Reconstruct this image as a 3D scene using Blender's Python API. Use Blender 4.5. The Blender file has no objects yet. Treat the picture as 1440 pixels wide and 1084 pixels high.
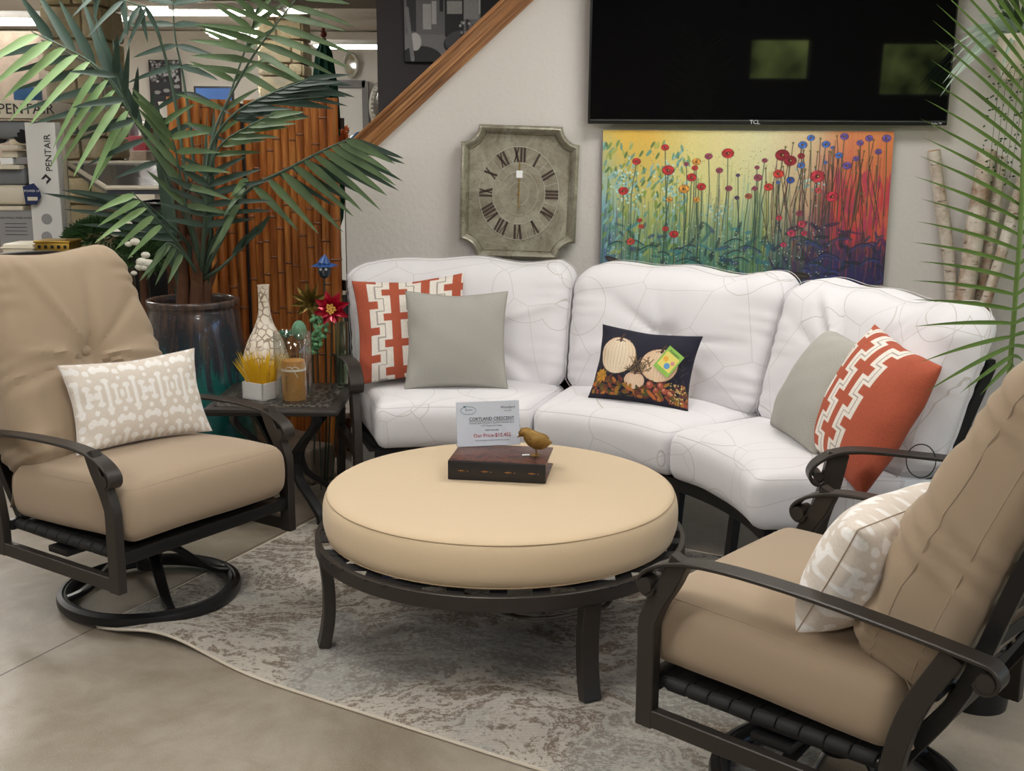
import bpy, math, random
import numpy as np
from mathutils import Vector, Matrix

rnd = random.Random(7)
PI = math.pi
C = bpy.context.scene.collection
# ------------------------------------------------------------------ camera numbers
F, TH, RO, HC = 1600.0, math.radians(11.74), math.radians(0.29), 1.55

def ray(x, y):
    a = (x-720)*math.cos(RO)+(y-542)*math.sin(RO); b = -(x-720)*math.sin(RO)+(y-542)*math.cos(RO)
    return (a/F, math.cos(TH)-b/F*math.sin(TH), -math.sin(TH)-b/F*math.cos(TH))
def at(x, y, Y):          # point of the place seen at picture point x, y and standing at depth Y
    d = ray(x, y); k = Y/d[1]
    return Vector((d[0]*k, Y, HC+d[2]*k))
def atz(x, y, z):         # same, at height z
    d = ray(x, y); k = (z-HC)/d[2]
    return Vector((d[0]*k, d[1]*k, z))

# ------------------------------------------------------------------ colours and materials
def lin(c):
    return tuple(((v/255.0)/12.92 if v/255.0 <= 0.04045 else ((v/255.0+0.055)/1.055)**2.4) for v in c)
class G:
    """small node-graph helper"""
    def __init__(s, name):
        s.m = bpy.data.materials.new(name); s.m.use_nodes = True
        s.t = s.m.node_tree; s.b = s.t.nodes['Principled BSDF']; s.out = s.t.nodes['Material Output']
    def n(s, typ, props=None, **ins):
        nd = s.t.nodes.new(typ)
        for k, v in (props or {}).items(): setattr(nd, k, v)
        for k, v in ins.items():
            kk = k.replace('_', ' ')
            if k.startswith('i') and k[1:].isdigit(): sock = nd.inputs[int(k[1:])]
            else: sock = nd.inputs[kk]
            s.put(sock, v)
        return nd
    def put(s, sock, v):
        if isinstance(v, bpy.types.NodeSocket): s.t.links.new(v, sock)
        elif isinstance(v, bpy.types.Node): s.t.links.new(v.outputs[0], sock)
        else: sock.default_value = v
    def math(s, op, a, b=0.0, c=0.0):
        return s.n('ShaderNodeMath', {'operation': op}, i0=a, i1=b, i2=c).outputs[0]
    def mix(s, f, a, b):
        nd = s.n('ShaderNodeMix', {'data_type': 'RGBA'})
        s.put(nd.inputs[0], f)
        for i, v in ((6, a), (7, b)):
            s.put(nd.inputs[i], (*v, 1) if isinstance(v, tuple) and len(v) == 3 else v)
        return nd.outputs[2]
    def ramp(s, f, stops, interp='LINEAR'):
        nd = s.n('ShaderNodeValToRGB'); s.put(nd.inputs[0], f)
        cr = nd.color_ramp; cr.interpolation = interp
        while len(cr.elements) < len(stops): cr.elements.new(0.5)
        for e, (p, c) in zip(cr.elements, stops):
            e.position = p; e.color = (*c, 1) if len(c) == 3 else c
        return nd.outputs[0]
    def obj(s): return s.n('ShaderNodeTexCoord').outputs['Object']
    def noise(s, vec, scale, detail=4, rough=0.5, dist=0.0):
        return s.n('ShaderNodeTexNoise', None, Vector=vec, Scale=scale, Detail=detail, Roughness=rough, Distortion=dist).outputs[0]
    def bump(s, h, strength=0.3, dist=0.01):
        b = s.n('ShaderNodeBump', None, Height=h, Strength=strength, Distance=dist)
        s.put(s.b.inputs['Normal'], b)
    def fin(s, col=None, rough=None, metal=None, **kw):
        if col is not None: s.put(s.b.inputs['Base Color'], (*col, 1) if isinstance(col, tuple) and len(col) == 3 else col)
        if rough is not None: s.put(s.b.inputs['Roughness'], rough)
        if metal is not None: s.put(s.b.inputs['Metallic'], metal)
        for k, v in kw.items(): s.put(s.b.inputs[k.replace('_', ' ')], v)
        return s.m

M = {}
def plain(name, rgb, rough=0.6, metal=0.0, var=0.12, scale=12, bump=0.0, bscale=60, **kw):
    g = G(name); c = lin(rgb); o = g.obj()
    n = g.noise(o, scale)
    d = tuple(v*(1-var) for v in c); l = tuple(min(1, v*(1+var)) for v in c)
    col = g.mix(n, d, l)
    if bump: g.bump(g.noise(o, bscale, 3), bump, 0.004)
    M[name] = g.fin(col, rough, metal, **kw); return M[name]
def fabric(name, rgb, thread=900, var=0.06, b=0.25):
    g = G(name); c = lin(rgb); o = g.obj()
    n = g.noise(o, thread, 2, 0.6); n2 = g.noise(o, 6, 3)
    col = g.mix(n, tuple(v*(1-var*1.6) for v in c), tuple(min(1, v*(1+var*1.6)) for v in c))
    col = g.mix(g.math('MULTIPLY', n2, 0.35), col, tuple(v*(1-var*1.5) for v in c))
    g.bump(n, b, 0.001)
    M[name] = g.fin(col, 0.92, 0.0, Sheen_Weight=0.15, Sheen_Roughness=0.5); return M[name]

fabric('tan_fabric', (165, 145, 122)); fabric('ottoman_fabric', (210, 188, 156), 500)
fabric('tan_seam', (172, 152, 130)); fabric('ottoman_seam', (164, 142, 112)); fabric('white_seam', (205, 200, 200))
fabric('grey_seam', (170, 168, 158)); fabric('orange_fabric', (196, 92, 52)); fabric('light_fabric', (225, 214, 202))
fabric('navy_fabric', (26, 26, 46))
plain('dark_metal', (56, 51, 47), 0.42, 0.3, 0.08, 30, 0.05, 300)
plain('black_metal', (30, 29, 30), 0.38, 0.3, 0.1)
plain('strap_black', (22, 21, 22), 0.7); plain('white_plastic', (222, 222, 220), 0.4, var=.03)
plain('cream_plastic', (222, 214, 196), 0.5, var=.03); plain('black_plastic', (18, 18, 20), 0.35, var=.05)
plain('grey_plastic', (120, 124, 130), 0.5); plain('blue_plastic', (62, 108, 160), 0.4)
plain('navy_card', (28, 44, 92), 0.5, var=.05); plain('white_card', (244, 246, 250), 0.6, var=.01)
plain('grey_card', (150, 150, 152), 0.6, var=.03); plain('red_plastic', (128, 28, 38), 0.5)
plain('gold_metal', (176, 142, 62), 0.35, 0.8, 0.2); plain('bronze', (140, 108, 52), 0.5, 0.5, 0.45, 60, 0.5, 120)
plain('ink_black', (45, 45, 48), 0.7, var=.02); plain('ink_red', (190, 60, 70), 0.7, var=.02); plain('ink_teal', (70, 120, 135), 0.7, var=.02)
plain('ink_grey', (96, 98, 106), 0.7, var=.02); plain('ink_white', (235, 235, 240), 0.5, var=.02)
plain('trunk', (92, 58, 38), 0.8, 0, 0.4, 25, 0.5, 60); plain('old_wood', (126, 112, 98), 0.85, 0, 0.35, 14, 0.6, 50)
plain('door_white', (222, 220, 214), 0.5, var=.02); plain('door_frame', (120, 118, 118), 0.5)
plain('far_wall', (226, 221, 212), 0.8, var=.03); plain('ceiling_paint', (200, 192, 182), 0.85, var=.03)
plain('umbrella_green', (12, 74, 58), 0.8, 0, 0.25); plain('finial_red', (120, 50, 40), 0.5)
plain('orange_leaf', (196, 98, 40), 0.7, 0, 0.4, 60); plain('white_flower', (235, 232, 220), 0.7)
plain('teal_leaf', (60, 140, 120), 0.6, 0, 0.25); plain('mint_leaf', (120, 176, 130), 0.6, 0, 0.25); plain('cactus_green', (110, 158, 128), 0.7, 0, 0.2, 60)
plain('red_petal', (178, 22, 52), 0.22, 0.3, 0.3, 30); plain('yellow_petal', (222, 170, 80), 0.5); plain('gold_petal', (128, 108, 52), 0.35, 0.6, 0.3)
plain('hat_blue', (40, 78, 140), 0.35, 0, 0.4, 30); plain('face_slate', (38, 54, 66), 0.4, 0, 0.2); plain('stake', (50, 60, 48), 0.5)
plain('ribbon', (236, 232, 222), 0.7)
plain('kraft', (190, 142, 82), 0.8); plain('log_end', (190, 150, 108), 0.8)
plain('pillar_core', (150, 132, 106), 0.9); plain('wall_grey_box', (140, 132, 122), .8)
plain('tag_green', (150, 200, 90), 0.6, var=.05); plain('tag_yellow', (240, 226, 120), 0.6, var=.05); plain('tag_orange', (240, 180, 70), 0.6, var=.03)
plain('tag_blue', (96, 160, 215), 0.6, var=.03); plain('tag_pink', (220, 150, 150), 0.6, var=.03)

def vcol(name, rough=0.85, thread=700, b=0.25, **kw):     # artwork or woven pattern carried by the mesh colours
    g = G(name); a = g.n('ShaderNodeAttribute', {'attribute_name': 'Col'}).outputs['Color']
    if b: g.bump(g.noise(g.obj(), thread, 2), b, 0.001)
    M[name] = g.fin(a, rough, 0.0, **kw); return M[name]
vcol('woven_print'); vcol('canvas_print', 0.55, 350, 0.3); vcol('photo_print', 0.35, 10, 0)

def white_lines():
    g = G('white_fabric'); o = g.obj()
    base = g.mix(g.noise(o, 700, 2, .6), lin((219, 217, 221)), lin((232, 230, 234)))
    wob = g.n('ShaderNodeVectorMath', {'operation': 'ADD'}, i0=o)
    nz = g.n('ShaderNodeTexNoise', None, Vector=o, Scale=1.3, Detail=0.0)
    sc = g.n('ShaderNodeVectorMath', {'operation': 'SCALE'}, i0=nz.outputs['Color']); sc.inputs['Scale'].default_value = 0.22
    g.put(wob.inputs[1], sc.outputs[0])
    v1 = g.n('ShaderNodeTexVoronoi', {'feature': 'DISTANCE_TO_EDGE'}, Vector=wob.outputs[0], Scale=3.3).outputs['Distance']
    v2 = g.n('ShaderNodeTexVoronoi', {'feature': 'F1'}, Vector=o, Scale=2.2).outputs['Distance']
    l1 = g.math('LESS_THAN', v1, 0.0034)
    l2 = g.math('LESS_THAN', g.math('ABSOLUTE', g.math('SUBTRACT', v2, 0.36)), 0.0026)
    line = g.math('MAXIMUM', l1, l2)
    col = g.mix(g.math('MULTIPLY', line, 0.55), base, lin((176, 168, 158)))
    g.bump(g.noise(o, 600, 2), 0.2, 0.001)
    M['white_fabric'] = g.fin(col, 0.9, 0.0, Sheen_Weight=0.1)
white_lines()
def grey_weave():
    g = G('grey_weave'); o = g.obj()
    w1 = g.n('ShaderNodeTexChecker', None, Vector=o, Color1=(*lin((186, 184, 176)), 1), Color2=(*lin((152, 150, 143)), 1), Scale=260.0).outputs[0]
    col = g.mix(g.noise(o, 160, 3), w1, (*lin((172, 170, 163)), 1))
    g.bump(g.noise(o, 400, 2), .4, .001)
    M['grey_weave'] = g.fin(col, .92)
grey_weave()
def rope(name): pass
def wall_paint(name, rgb, s=0.55):
    g = G(name); o = g.obj(); c = lin(rgb)
    h = g.noise(o, 38, 5, 0.6, 0.3)
    g.bump(h, s, 0.006)
    M[name] = g.fin(g.mix(g.noise(o, 2.0, 2), tuple(v*.97 for v in c), c), 0.75)
wall_paint('wall_greige', (212, 207, 204)); wall_paint('wall_charcoal', (92, 88, 93), .4)
def concrete():
    g = G('polished_concrete'); o = g.obj()
    n1 = g.noise(o, 1.1, 5, .62, .4); n2 = g.noise(o, 5.5, 6, .65, .6); n3 = g.noise(o, 260, 2, .6)
    col = g.ramp(n1, [(.30, lin((100, 90, 76))), (.44, lin((130, 119, 103))), (.58, lin((158, 149, 136))), (.8, lin((118, 108, 93)))])
    col = g.mix(g.ramp(n2, [(.35, (0, 0, 0)), (.75, (.5, .5, .5))]), col, lin((120, 108, 92)))
    col = g.mix(g.ramp(n3, [(.57, (0, 0, 0)), (.70, (.6, .6, .6))]), col, lin((186, 179, 168)))
    sep = g.n('ShaderNodeSeparateXYZ', None, Vector=o)
    X, Y = sep.outputs[0], sep.outputs[1]
    lines = []
    p, q = atz(0, 950, 0), atz(450, 722, 0); d = (q-p).normalized(); n = Vector((-d.y, d.x, 0)); off = n.dot(p)
    dist = g.math('ADD', g.math('MULTIPLY', X, n.x), g.math('MULTIPLY', Y, n.y))
    fold = g.math('PINGPONG', g.math('SUBTRACT', dist, off), 1.83)
    l1 = g.math('LESS_THAN', fold, 0.0032)
    n = d; dist2 = g.math('ADD', g.math('MULTIPLY', X, n.x), g.math('MULTIPLY', Y, n.y))
    l2 = g.math('LESS_THAN', g.math('PINGPONG', g.math('ADD', dist2, 0.9), 3.66), 0.0028)
    col = g.mix(g.math('MAXIMUM', l1, l2), col, lin((70, 60, 50)))
    rough = g.ramp(n2, [(.2, (.30,)*3), (.8, (.48,)*3)])
    M['polished_concrete'] = g.fin(col, rough)
    g.bump(n3, .05, .002)
concrete()
def rug_mat():
    g = G('rug_weave'); o = g.obj()
    warp = g.n('ShaderNodeTexNoise', None, Vector=o, Scale=1.6, Detail=3.0)
    sc = g.n('ShaderNodeVectorMath', {'operation': 'SCALE'}, i0=warp.outputs['Color']); sc.inputs['Scale'].default_value = 0.9
    w = g.n('ShaderNodeVectorMath', {'operation': 'ADD'}, i0=o, i1=sc.outputs[0]).outputs[0]
    st = g.n('ShaderNodeMapping', None, Vector=w); st.inputs['Scale'].default_value = (1.0, 2.6, 1.0)
    sp_ = g.noise(o, 55, 4, .75); a = g.math('ADD', g.noise(st.outputs[0], 2.4, 9, .68, .5), g.math('MULTIPLY', g.math('SUBTRACT', sp_, .5), .28))
    base = g.ramp(a, [(.30, lin((104, 92, 80))), (.43, lin((122, 108, 94))), (.46, lin((184, 177, 166))), (.52, lin((190, 184, 174))), (.545, lin((116, 102, 88))), (.585, lin((128, 114, 100))), (.61, lin((186, 180, 170)))])
    blue = g.ramp(g.noise(w, 1.3, 5, .6, .8), [(.52, (0, 0, 0)), (.62, (.6, .6, .6))])
    base = g.mix(blue, base, lin((146, 148, 146)))
    speck = g.noise(o, 75, 3, .75)
    base = g.mix(g.ramp(speck, [(.52, (0, 0, 0)), (.60, (.55, .55, .55))]), base, lin((200, 194, 184)))
    wav = g.n('ShaderNodeTexWave', {'wave_type': 'BANDS', 'bands_direction': 'Y'}, Vector=o, Scale=60.0, Distortion=0.4).outputs[1]
    base = g.mix(g.math('MULTIPLY', wav, .28), base, lin((120, 110, 100)))
    g.bump(g.math('ADD', wav, speck), .5, .003)
    M['rug_weave'] = g.fin(base, .95)
rug_mat(); fabric('rug_edge', (198, 188, 172), 300)
def oak():
    g = G('oak_trim'); o = g.obj()
    mp = g.n('ShaderNodeMapping', None, Vector=o); mp.inputs['Scale'].default_value = (1.0, 46, 46)
    n = g.noise(mp.outputs[0], 2.2, 6, .6, .8)
    g.bump(n, .1, .002)
    M['oak_trim'] = g.fin(g.ramp(n, [(.35, lin((98, 60, 30))), (.5, lin((158, 106, 60))), (.65, lin((182, 134, 84)))]), .35)
oak()
def bamboo():
    g = G('bamboo'); o = g.obj()
    mp = g.n('ShaderNodeMapping', None, Vector=o); mp.inputs['Scale'].default_value = (30, 30, 2.2)
    n = g.noise(mp.outputs[0], 1.0, 5, .6)
    big = g.noise(o, 5, 3)
    col = g.ramp(n, [(.3, lin((110, 58, 26))), (.5, lin((168, 100, 44))), (.7, lin((204, 142, 74)))])
    col = g.mix(g.math('MULTIPLY', big, .45), col, lin((130, 62, 26)))
    M['bamboo'] = g.fin(col, .28, 0, Coat_Weight=.3)
bamboo(); plain('bamboo_node', (120, 74, 44), .5); plain('bamboo_frame', (26, 18, 14), .6)
def pot_glaze():
    g = G('pot_glaze'); o = g.obj()
    sep = g.n('ShaderNodeSeparateXYZ', None, Vector=o)
    mp = g.n('ShaderNodeMapping', None, Vector=o); mp.inputs['Scale'].default_value = (30, 30, 2.0)
    dr = g.noise(mp.outputs[0], 1.3, 5, .65)
    h = g.math('ADD', sep.outputs[2], g.math('MULTIPLY', g.math('SUBTRACT', dr, .5), .9))
    col = g.ramp(h, [(.05, lin((20, 92, 84))), (.50, lin((30, 102, 98))), (.60, lin((44, 56, 66))), (.74, lin((58, 56, 62))), (.92, lin((96, 78, 70)))])
    spk = g.noise(o, 70, 3, .7)
    col = g.mix(g.ramp(spk, [(.60, (0, 0, 0)), (.70, (.4, .4, .4))]), col, lin((110, 136, 146)))
    g.bump(dr, .3, .004)
    M['pot_glaze'] = g.fin(col, .22, .15, Coat_Weight=.5)
pot_glaze()
def leafm(name, a, b):
    g = G(name); o = g.obj()
    c = g.mix(g.noise(o, 9, 3), lin(a), lin(b)); g.put(g.b.inputs['Base Color'], c); g.b.inputs['Roughness'].default_value = .5
    tr = g.n('ShaderNodeBsdfTranslucent', None, Color=c); ms = g.n('ShaderNodeMixShader'); ms.inputs[0].default_value = .22
    g.put(ms.inputs[1], g.b.outputs[0]); g.put(ms.inputs[2], tr.outputs[0]); g.put(g.out.inputs[0], ms.outputs[0]); M[name] = g.m
leafm('palm_leaf', (52, 74, 50), (108, 134, 88)); leafm('palm_leaf_dark', (28, 46, 40), (62, 86, 72)); leafm('palm_leaf_light', (100, 138, 86), (146, 174, 116))
leafm('areca_leaf', (66, 94, 38), (108, 136, 68)); leafm('pale_leaf', (150, 176, 160), (206, 220, 208)); leafm('shrub_leaf', (28, 54, 28), (60, 92, 46)); leafm('bright_leaf', (70, 104, 36), (120, 146, 60))
leafm('grass_yellow', (232, 188, 24), (248, 216, 60))
plain('palm_stem', (72, 92, 78), .5, 0, .2, 20); plain('areca_stem', (108, 136, 74), .5, 0, .1)
def galvanized():
    g = G('galvanized'); o = g.obj()
    n = g.noise(o, 7, 7, .72, 1.); n2 = g.noise(o, 60, 4, .7)
    col = g.ramp(n, [(.3, lin((122, 114, 100))), (.5, lin((158, 153, 138))), (.72, lin((188, 186, 172)))])
    col = g.mix(g.ramp(n2, [(.55, (0, 0, 0)), (.75, (.6, .6, .6))]), col, lin((74, 62, 50)))
    g.bump(n2, .3, .002)
    M['galvanized'] = g.fin(col, g.ramp(n2, [(.3, (.35,)*3), (.7, (.6,)*3)]), .55)
galvanized(); plain('numeral_brown', (66, 52, 46), .6, .2); plain('ring_silver', (190, 188, 178), .4, .4)
def birch():
    g = G('birch_bark'); o = g.obj()
    mp = g.n('ShaderNodeMapping', None, Vector=o); mp.inputs['Scale'].default_value = (6, 6, 26)
    n = g.noise(mp.outputs[0], 2.6, 5, .7); n2 = g.noise(o, 7, 4, .6)
    col = g.ramp(n2, [(.35, lin((150, 122, 100))), (.5, lin((196, 184, 170))), (.65, lin((214, 206, 196)))])
    col = g.mix(g.ramp(n, [(.58, (0, 0, 0)), (.66, (.9, .9, .9))]), col, lin((92, 66, 50)))
    g.bump(n, .6, .006)
    M['birch_bark'] = g.fin(col, .85)
birch()
def stone():
    g = G('limestone'); o = g.obj()
    n = g.noise(o, 3.0, 3); n2 = g.noise(o, 26, 6, .7)
    col = g.ramp(n, [(.35, lin((186, 168, 128))), (.5, lin((200, 186, 152))), (.65, lin((176, 170, 154)))])
    col = g.mix(g.math('MULTIPLY', n2, .5), col, lin((140, 126, 100)))
    g.bump(n2, .9, .02)
    M['limestone'] = g.fin(col, .9)
stone()
def vase_m():
    g = G('vase_veined'); o = g.obj()
    v = g.n('ShaderNodeTexVoronoi', {'feature': 'DISTANCE_TO_EDGE'}, Vector=o, Scale=34.0).outputs['Distance']
    n = g.noise(o, 14, 4, .6)
    f = g.math('MULTIPLY', g.math('LESS_THAN', v, .09), g.ramp(n, [(.4, (0, 0, 0)), (.55, (.8, .8, .8))]))
    M['vase_veined'] = g.fin(g.mix(f, lin((226, 216, 200)), lin((120, 96, 70))), .3)
vase_m()
def emis(name, rgb, s):
    g = G(name); g.fin((0.8, .8, .8), .5); g.put(g.b.inputs['Emission Color'], (*lin(rgb), 1)); g.b.inputs['Emission Strength'].default_value = s; M[name] = g.m
emis('lamp_diffuser', (255, 252, 244), 9.0)
def glass(name, tint=(1, 1, 1), mixf=.12, rough=.02):
    g = G(name); tr = g.n('ShaderNodeBsdfTransparent', None, Color=(*tint, 1)); gl = g.n('ShaderNodeBsdfGlossy', None, Roughness=rough)
    lw = g.n('ShaderNodeLayerWeight', None, Blend=.35); f = g.math('ADD', g.math('MULTIPLY', lw.outputs['Facing'], .5), mixf*.5)
    ms = g.n('ShaderNodeMixShader'); g.put(ms.inputs[0], f); g.put(ms.inputs[1], tr.outputs[0]); g.put(ms.inputs[2], gl.outputs[0])
    g.put(g.out.inputs[0], ms.outputs[0]); M[name] = g.m
glass('clear_glass', (.96, .97, .96)); glass('green_glass', (.55, .72, .55), .2); glass('acrylic', (.97, .98, 1.), .1)
g = G('screen_black'); M['screen_black'] = g.fin(lin((5, 5, 8)), .025, 0, Specular_IOR_Level=.35)
g = G('mirror'); M['mirror'] = g.fin((.85, .86, .86), .06, 1.0)
g = G('tinted_top'); M['tinted_top'] = g.fin(lin((96, 100, 112)), .12, .5)
g = G('book_cover'); o = g.obj(); nn = g.noise(o, 22, 5, .7, 2.)
M['book_cover'] = g.fin(g.ramp(nn, [(.35, lin((40, 30, 32))), (.46, lin((70, 44, 40))), (.50, lin((134, 66, 46))), (.53, lin((54, 44, 48))), (.58, lin((110, 80, 56))), (.62, lin((40, 34, 38)))]), .35)
plain('book_spine', (30, 28, 30), .4, 0, .2, 60); plain('book_gilt', (176, 122, 62), .4, .5); plain('book_page', (120, 92, 66), .7)
g = G('candle_wax'); o = g.obj(); M['candle_wax'] = g.fin(g.mix(g.noise(o, 90, 4, .7), lin((176, 118, 48)), lin((206, 156, 84))), .5, 0, Subsurface_Weight=.1)
g = G('cast_top'); o = g.obj(); v = g.n('ShaderNodeTexVoronoi', {'feature': 'DISTANCE_TO_EDGE'}, Vector=g.n('ShaderNodeMapping', None, Vector=o).outputs[0], Scale=34.0).outputs[0]
cc = g.mix(g.math('GREATER_THAN', v, .12), lin((104, 99, 92)), lin((14, 14, 14))); g.bump(g.math('LESS_THAN', v, .12), .8, .006); M['cast_top'] = g.fin(cc, .4, .3)

# ------------------------------------------------------------------ mesh building
class MB:
    def __init__(s): s.v = []; s.f = []; s.mi = []; s.k = 0; s.sm = []
    def add(s, V, Fc, mi=None, smooth=True):
        o = len(s.v)
        s.v.extend([tuple(p) for p in V])
        for f in Fc:
            s.f.append(tuple(i+o for i in f)); s.mi.append(s.k if mi is None else mi); s.sm.append(smooth)
        return s
    def box(s, c, d, rot=None, mi=None, bev=0.0):
        x, y, z = [v/2 for v in d]; V = []
        if bev <= 0:
            V = [Vector((a*x, b*y, e*z)) for a in (-1, 1) for b in (-1, 1) for e in (-1, 1)]
            Fc = [(0, 1, 3, 2), (4, 6, 7, 5), (0, 4, 5, 1), (2, 3, 7, 6), (0, 2, 6, 4), (1, 5, 7, 3)]
            V = [(rot @ p if rot else p)+Vector(c) for p in V]; return s.add(V, Fc, mi, False)
        Vn, Fn = softbox(d[0], d[1], d[2], bev, (3, 3, 3), lat='bev')
        V = [(rot @ Vector(p) if rot else Vector(p))+Vector(c) for p in Vn]
        return s.add(V, Fn, mi, True)
    def tube(s, path, prof, side=None, closed=False, mi=None, caps=True, smooth=True, scale=None):
        """sweep profile [(a,b)] along path; side = fixed side vector"""
        P = [Vector(p) for p in path]; n = len(P); V = []; m = len(prof)
        ref = Vector(side) if side is not None else None
        prevS = None
        for i in range(n):
            if closed: T = P[(i+1) % n]-P[i-1]
            else: T = P[min(i+1, n-1)]-P[max(i-1, 0)]
            T.normalize()
            if ref is not None: S = (ref-T*ref.dot(T))
            else:
                if prevS is None:
                    r0 = Vector((0, 0, 1)) if abs(T.z) < .9 else Vector((1, 0, 0)); S = T.cross(r0)
                else: S = prevS-T*prevS.dot(T)
            if S.length < 1e-6: S = Vector((1, 0, 0))
            S.normalize(); prevS = S; B = S.cross(T)
            # miter
            k = 1.0
            if 0 < i < n-1 or closed:
                a = (P[i]-P[i-1]).normalized(); b2 = (P[(i+1) % n]-P[i]).normalized(); cs = a.dot(b2)
                k = 1/max(.5, math.sqrt(max(0, (1+cs)/2)))
            sc = scale[i] if scale is not None else 1.0
            for a, b in prof: V.append(P[i]+S*a*sc+B*b*sc*k)
        Fc = []
        for i in range(n if closed else n-1):
            j = (i+1) % n
            for q in range(m):
                q2 = (q+1) % m
                Fc.append((i*m+q, i*m+q2, j*m+q2, j*m+q))
        s.add(V, Fc, mi, smooth)
        if caps and not closed:
            o = len(s.v)-len(V)
            s.f.append(tuple(o+q for q in range(m))[::-1]); s.mi.append(s.k if mi is None else mi); s.sm.append(False)
            s.f.append(tuple(o+(n-1)*m+q for q in range(m))); s.mi.append(s.k if mi is None else mi); s.sm.append(False)
        return s
    def rod(s, a, b, r, n=10, mi=None, r2=None):
        return s.tube([a, b], circ(1, n), None, False, mi, True, True, [r, r if r2 is None else r2])
    def lathe(s, prof, n=32, c=(0, 0, 0), mi=None):
        V = []; c = Vector(c)
        for r, z in prof:
            for i in range(n):
                a = 2*PI*i/n; V.append(c+Vector((r*math.cos(a), r*math.sin(a), z)))
        Fc = [(j*n+i, j*n+(i+1) % n, (j+1)*n+(i+1) % n, (j+1)*n+i) for j in range(len(prof)-1) for i in range(n)]
        return s.add(V, Fc, mi, True)
    def sphere(s, c, r, n=12, mi=None, sc=(1, 1, 1)):
        V = []; c = Vector(c); Fc = []
        m = max(6, n//2+1)
        for j in range(m+1):
            t = PI*j/m
            for i in range(n):
                a = 2*PI*i/n; V.append(c+Vector((r*sc[0]*math.sin(t)*math.cos(a), r*sc[1]*math.sin(t)*math.sin(a), r*sc[2]*math.cos(t))))
        for j in range(m):
            for i in range(n): Fc.append((j*n+i, (j+1)*n+i, (j+1)*n+(i+1) % n, j*n+(i+1) % n))
        return s.add(V, Fc, mi, True)
    def prism(s, poly, z0, z1, mat=None, mi=None):
        """poly in xy extruded z0..z1, then mapped by mat"""
        n = len(poly); V = [Vector((x, y, z0)) for x, y in poly]+[Vector((x, y, z1)) for x, y in poly]
        if mat is not None: V = [mat @ p for p in V]
        Fc = [tuple(range(n))[::-1], tuple(range(n, 2*n))]+[(i, (i+1) % n, n+(i+1) % n, n+i) for i in range(n)]
        return s.add(V, Fc, mi, False)
    def leaf(s, b, d, L, w, droop=.3, up=(0, 0, 1), nseg=6, fold=.25, mi=None, tip=.8, curl=None):
        b = Vector(b); d = Vector(d).normalized(); V = []; Fc = []; up = Vector(up)
        prev = b
        for i in range(nseg+1):
            t = i/nseg
            p = b+d*L*t+Vector((0, 0, -1))*droop*L*t*t
            T = (d+Vector((0, 0, -2*droop*t))).normalized()
            S = T.cross(up)
            if S.length < 1e-4: S = Vector((1, 0, 0))
            S.normalize(); N = S.cross(T).normalized()
            ww = w*(math.sin(PI*min(1, (t*.93+.07))**tip)+.02)*.5 if tip != 9 else w*.5*min(1, .25+t*4)*(1-t)**.62*1.12+.0003
            V += [p-S*ww+N*ww*fold*2, p, p+S*ww+N*ww*fold*2]
        for i in range(nseg):
            a = i*3; Fc += [(a, a+1, a+4, a+3), (a+1, a+2, a+5, a+4)]
        return s.add(V, Fc, mi, True)
    def build(s, name, mats, parent=None, loc=None, mat=None):
        me = bpy.data.meshes.new(name)
        me.from_pydata([tuple(p) for p in s.v], [], s.f)
        if not isinstance(mats, (list, tuple)): mats = [mats]
        for m in mats: me.materials.append(M[m] if isinstance(m, str) else m)
        me.polygons.foreach_set('material_index', s.mi); me.polygons.foreach_set('use_smooth', s.sm)
        me.update(); me.set_sharp_from_angle(angle=math.radians(42))
        o = bpy.data.objects.new(name, me); C.objects.link(o)
        if parent is not None: o.parent = parent
        if mat is not None: o.matrix_local = mat
        elif loc is not None: o.location = loc
        return o
def circ(r, n=10): return [(r*math.cos(2*PI*i/n), r*math.sin(2*PI*i/n)) for i in range(n)]
def rectp(w, h, c=.0025):
    w, h = w/2, h/2
    return [(w, -h+c), (w, h-c), (w-c, h), (-w+c, h), (-w, h-c), (-w, -h+c), (-w+c, -h), (w-c, -h)]
def softbox(sx, sy, sz, r, n=(24, 24, 8), lat='mix'):
    S = np.array([sx/2, sy/2, sz/2])
    def lt(k, ax):
        t = np.arange(k+1)/k
        if lat == 'bev': return np.array([-1, -(1-r/S[ax]), (1-r/S[ax]), 1])
        return .45*(2*t-1)+.55*(-np.cos(PI*t))
    L = [lt(n[0], 0), lt(n[1], 1), lt(n[2], 2)]
    idx = {}; V = []; Fc = []
    def vid(i, j, k):
        key = (i, j, k)
        if key not in idx: idx[key] = len(V); V.append((L[0][i], L[1][j], L[2][k]))
        return idx[key]
    nx, ny, nz = n
    for k in (0, nz):
        for i in range(nx):
            for j in range(ny):
                q = [vid(i, j, k), vid(i+1, j, k), vid(i+1, j+1, k), vid(i, j+1, k)]; Fc.append(tuple(q if k else q[::-1]))
    for j in (0, ny):
        for i in range(nx):
            for k in range(nz):
                q = [vid(i, j, k), vid(i+1, j, k), vid(i+1, j, k+1), vid(i, j, k+1)]; Fc.append(tuple(q[::-1] if j else q))
    for i in (0, nx):
        for j in range(ny):
            for k in range(nz):
                q = [vid(i, j, k), vid(i, j+1, k), vid(i, j+1, k+1), vid(i, j, k+1)]; Fc.append(tuple(q if i else q[::-1]))
    P = np.array(V)*S
    inner = np.clip(P, -(S-r), S-r); D = P-inner; l = np.linalg.norm(D, axis=1, keepdims=True); l[l < 1e-9] = 1
    if lat == 'bev':
        Q = P.copy(); cnt = (np.abs(np.array(V)) > .999).sum(1)
        Q = inner+D/l*r*np.where(cnt > 1, 1, 1)[:, None]
        return Q, Fc
    return inner+D/l*r, Fc
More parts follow.
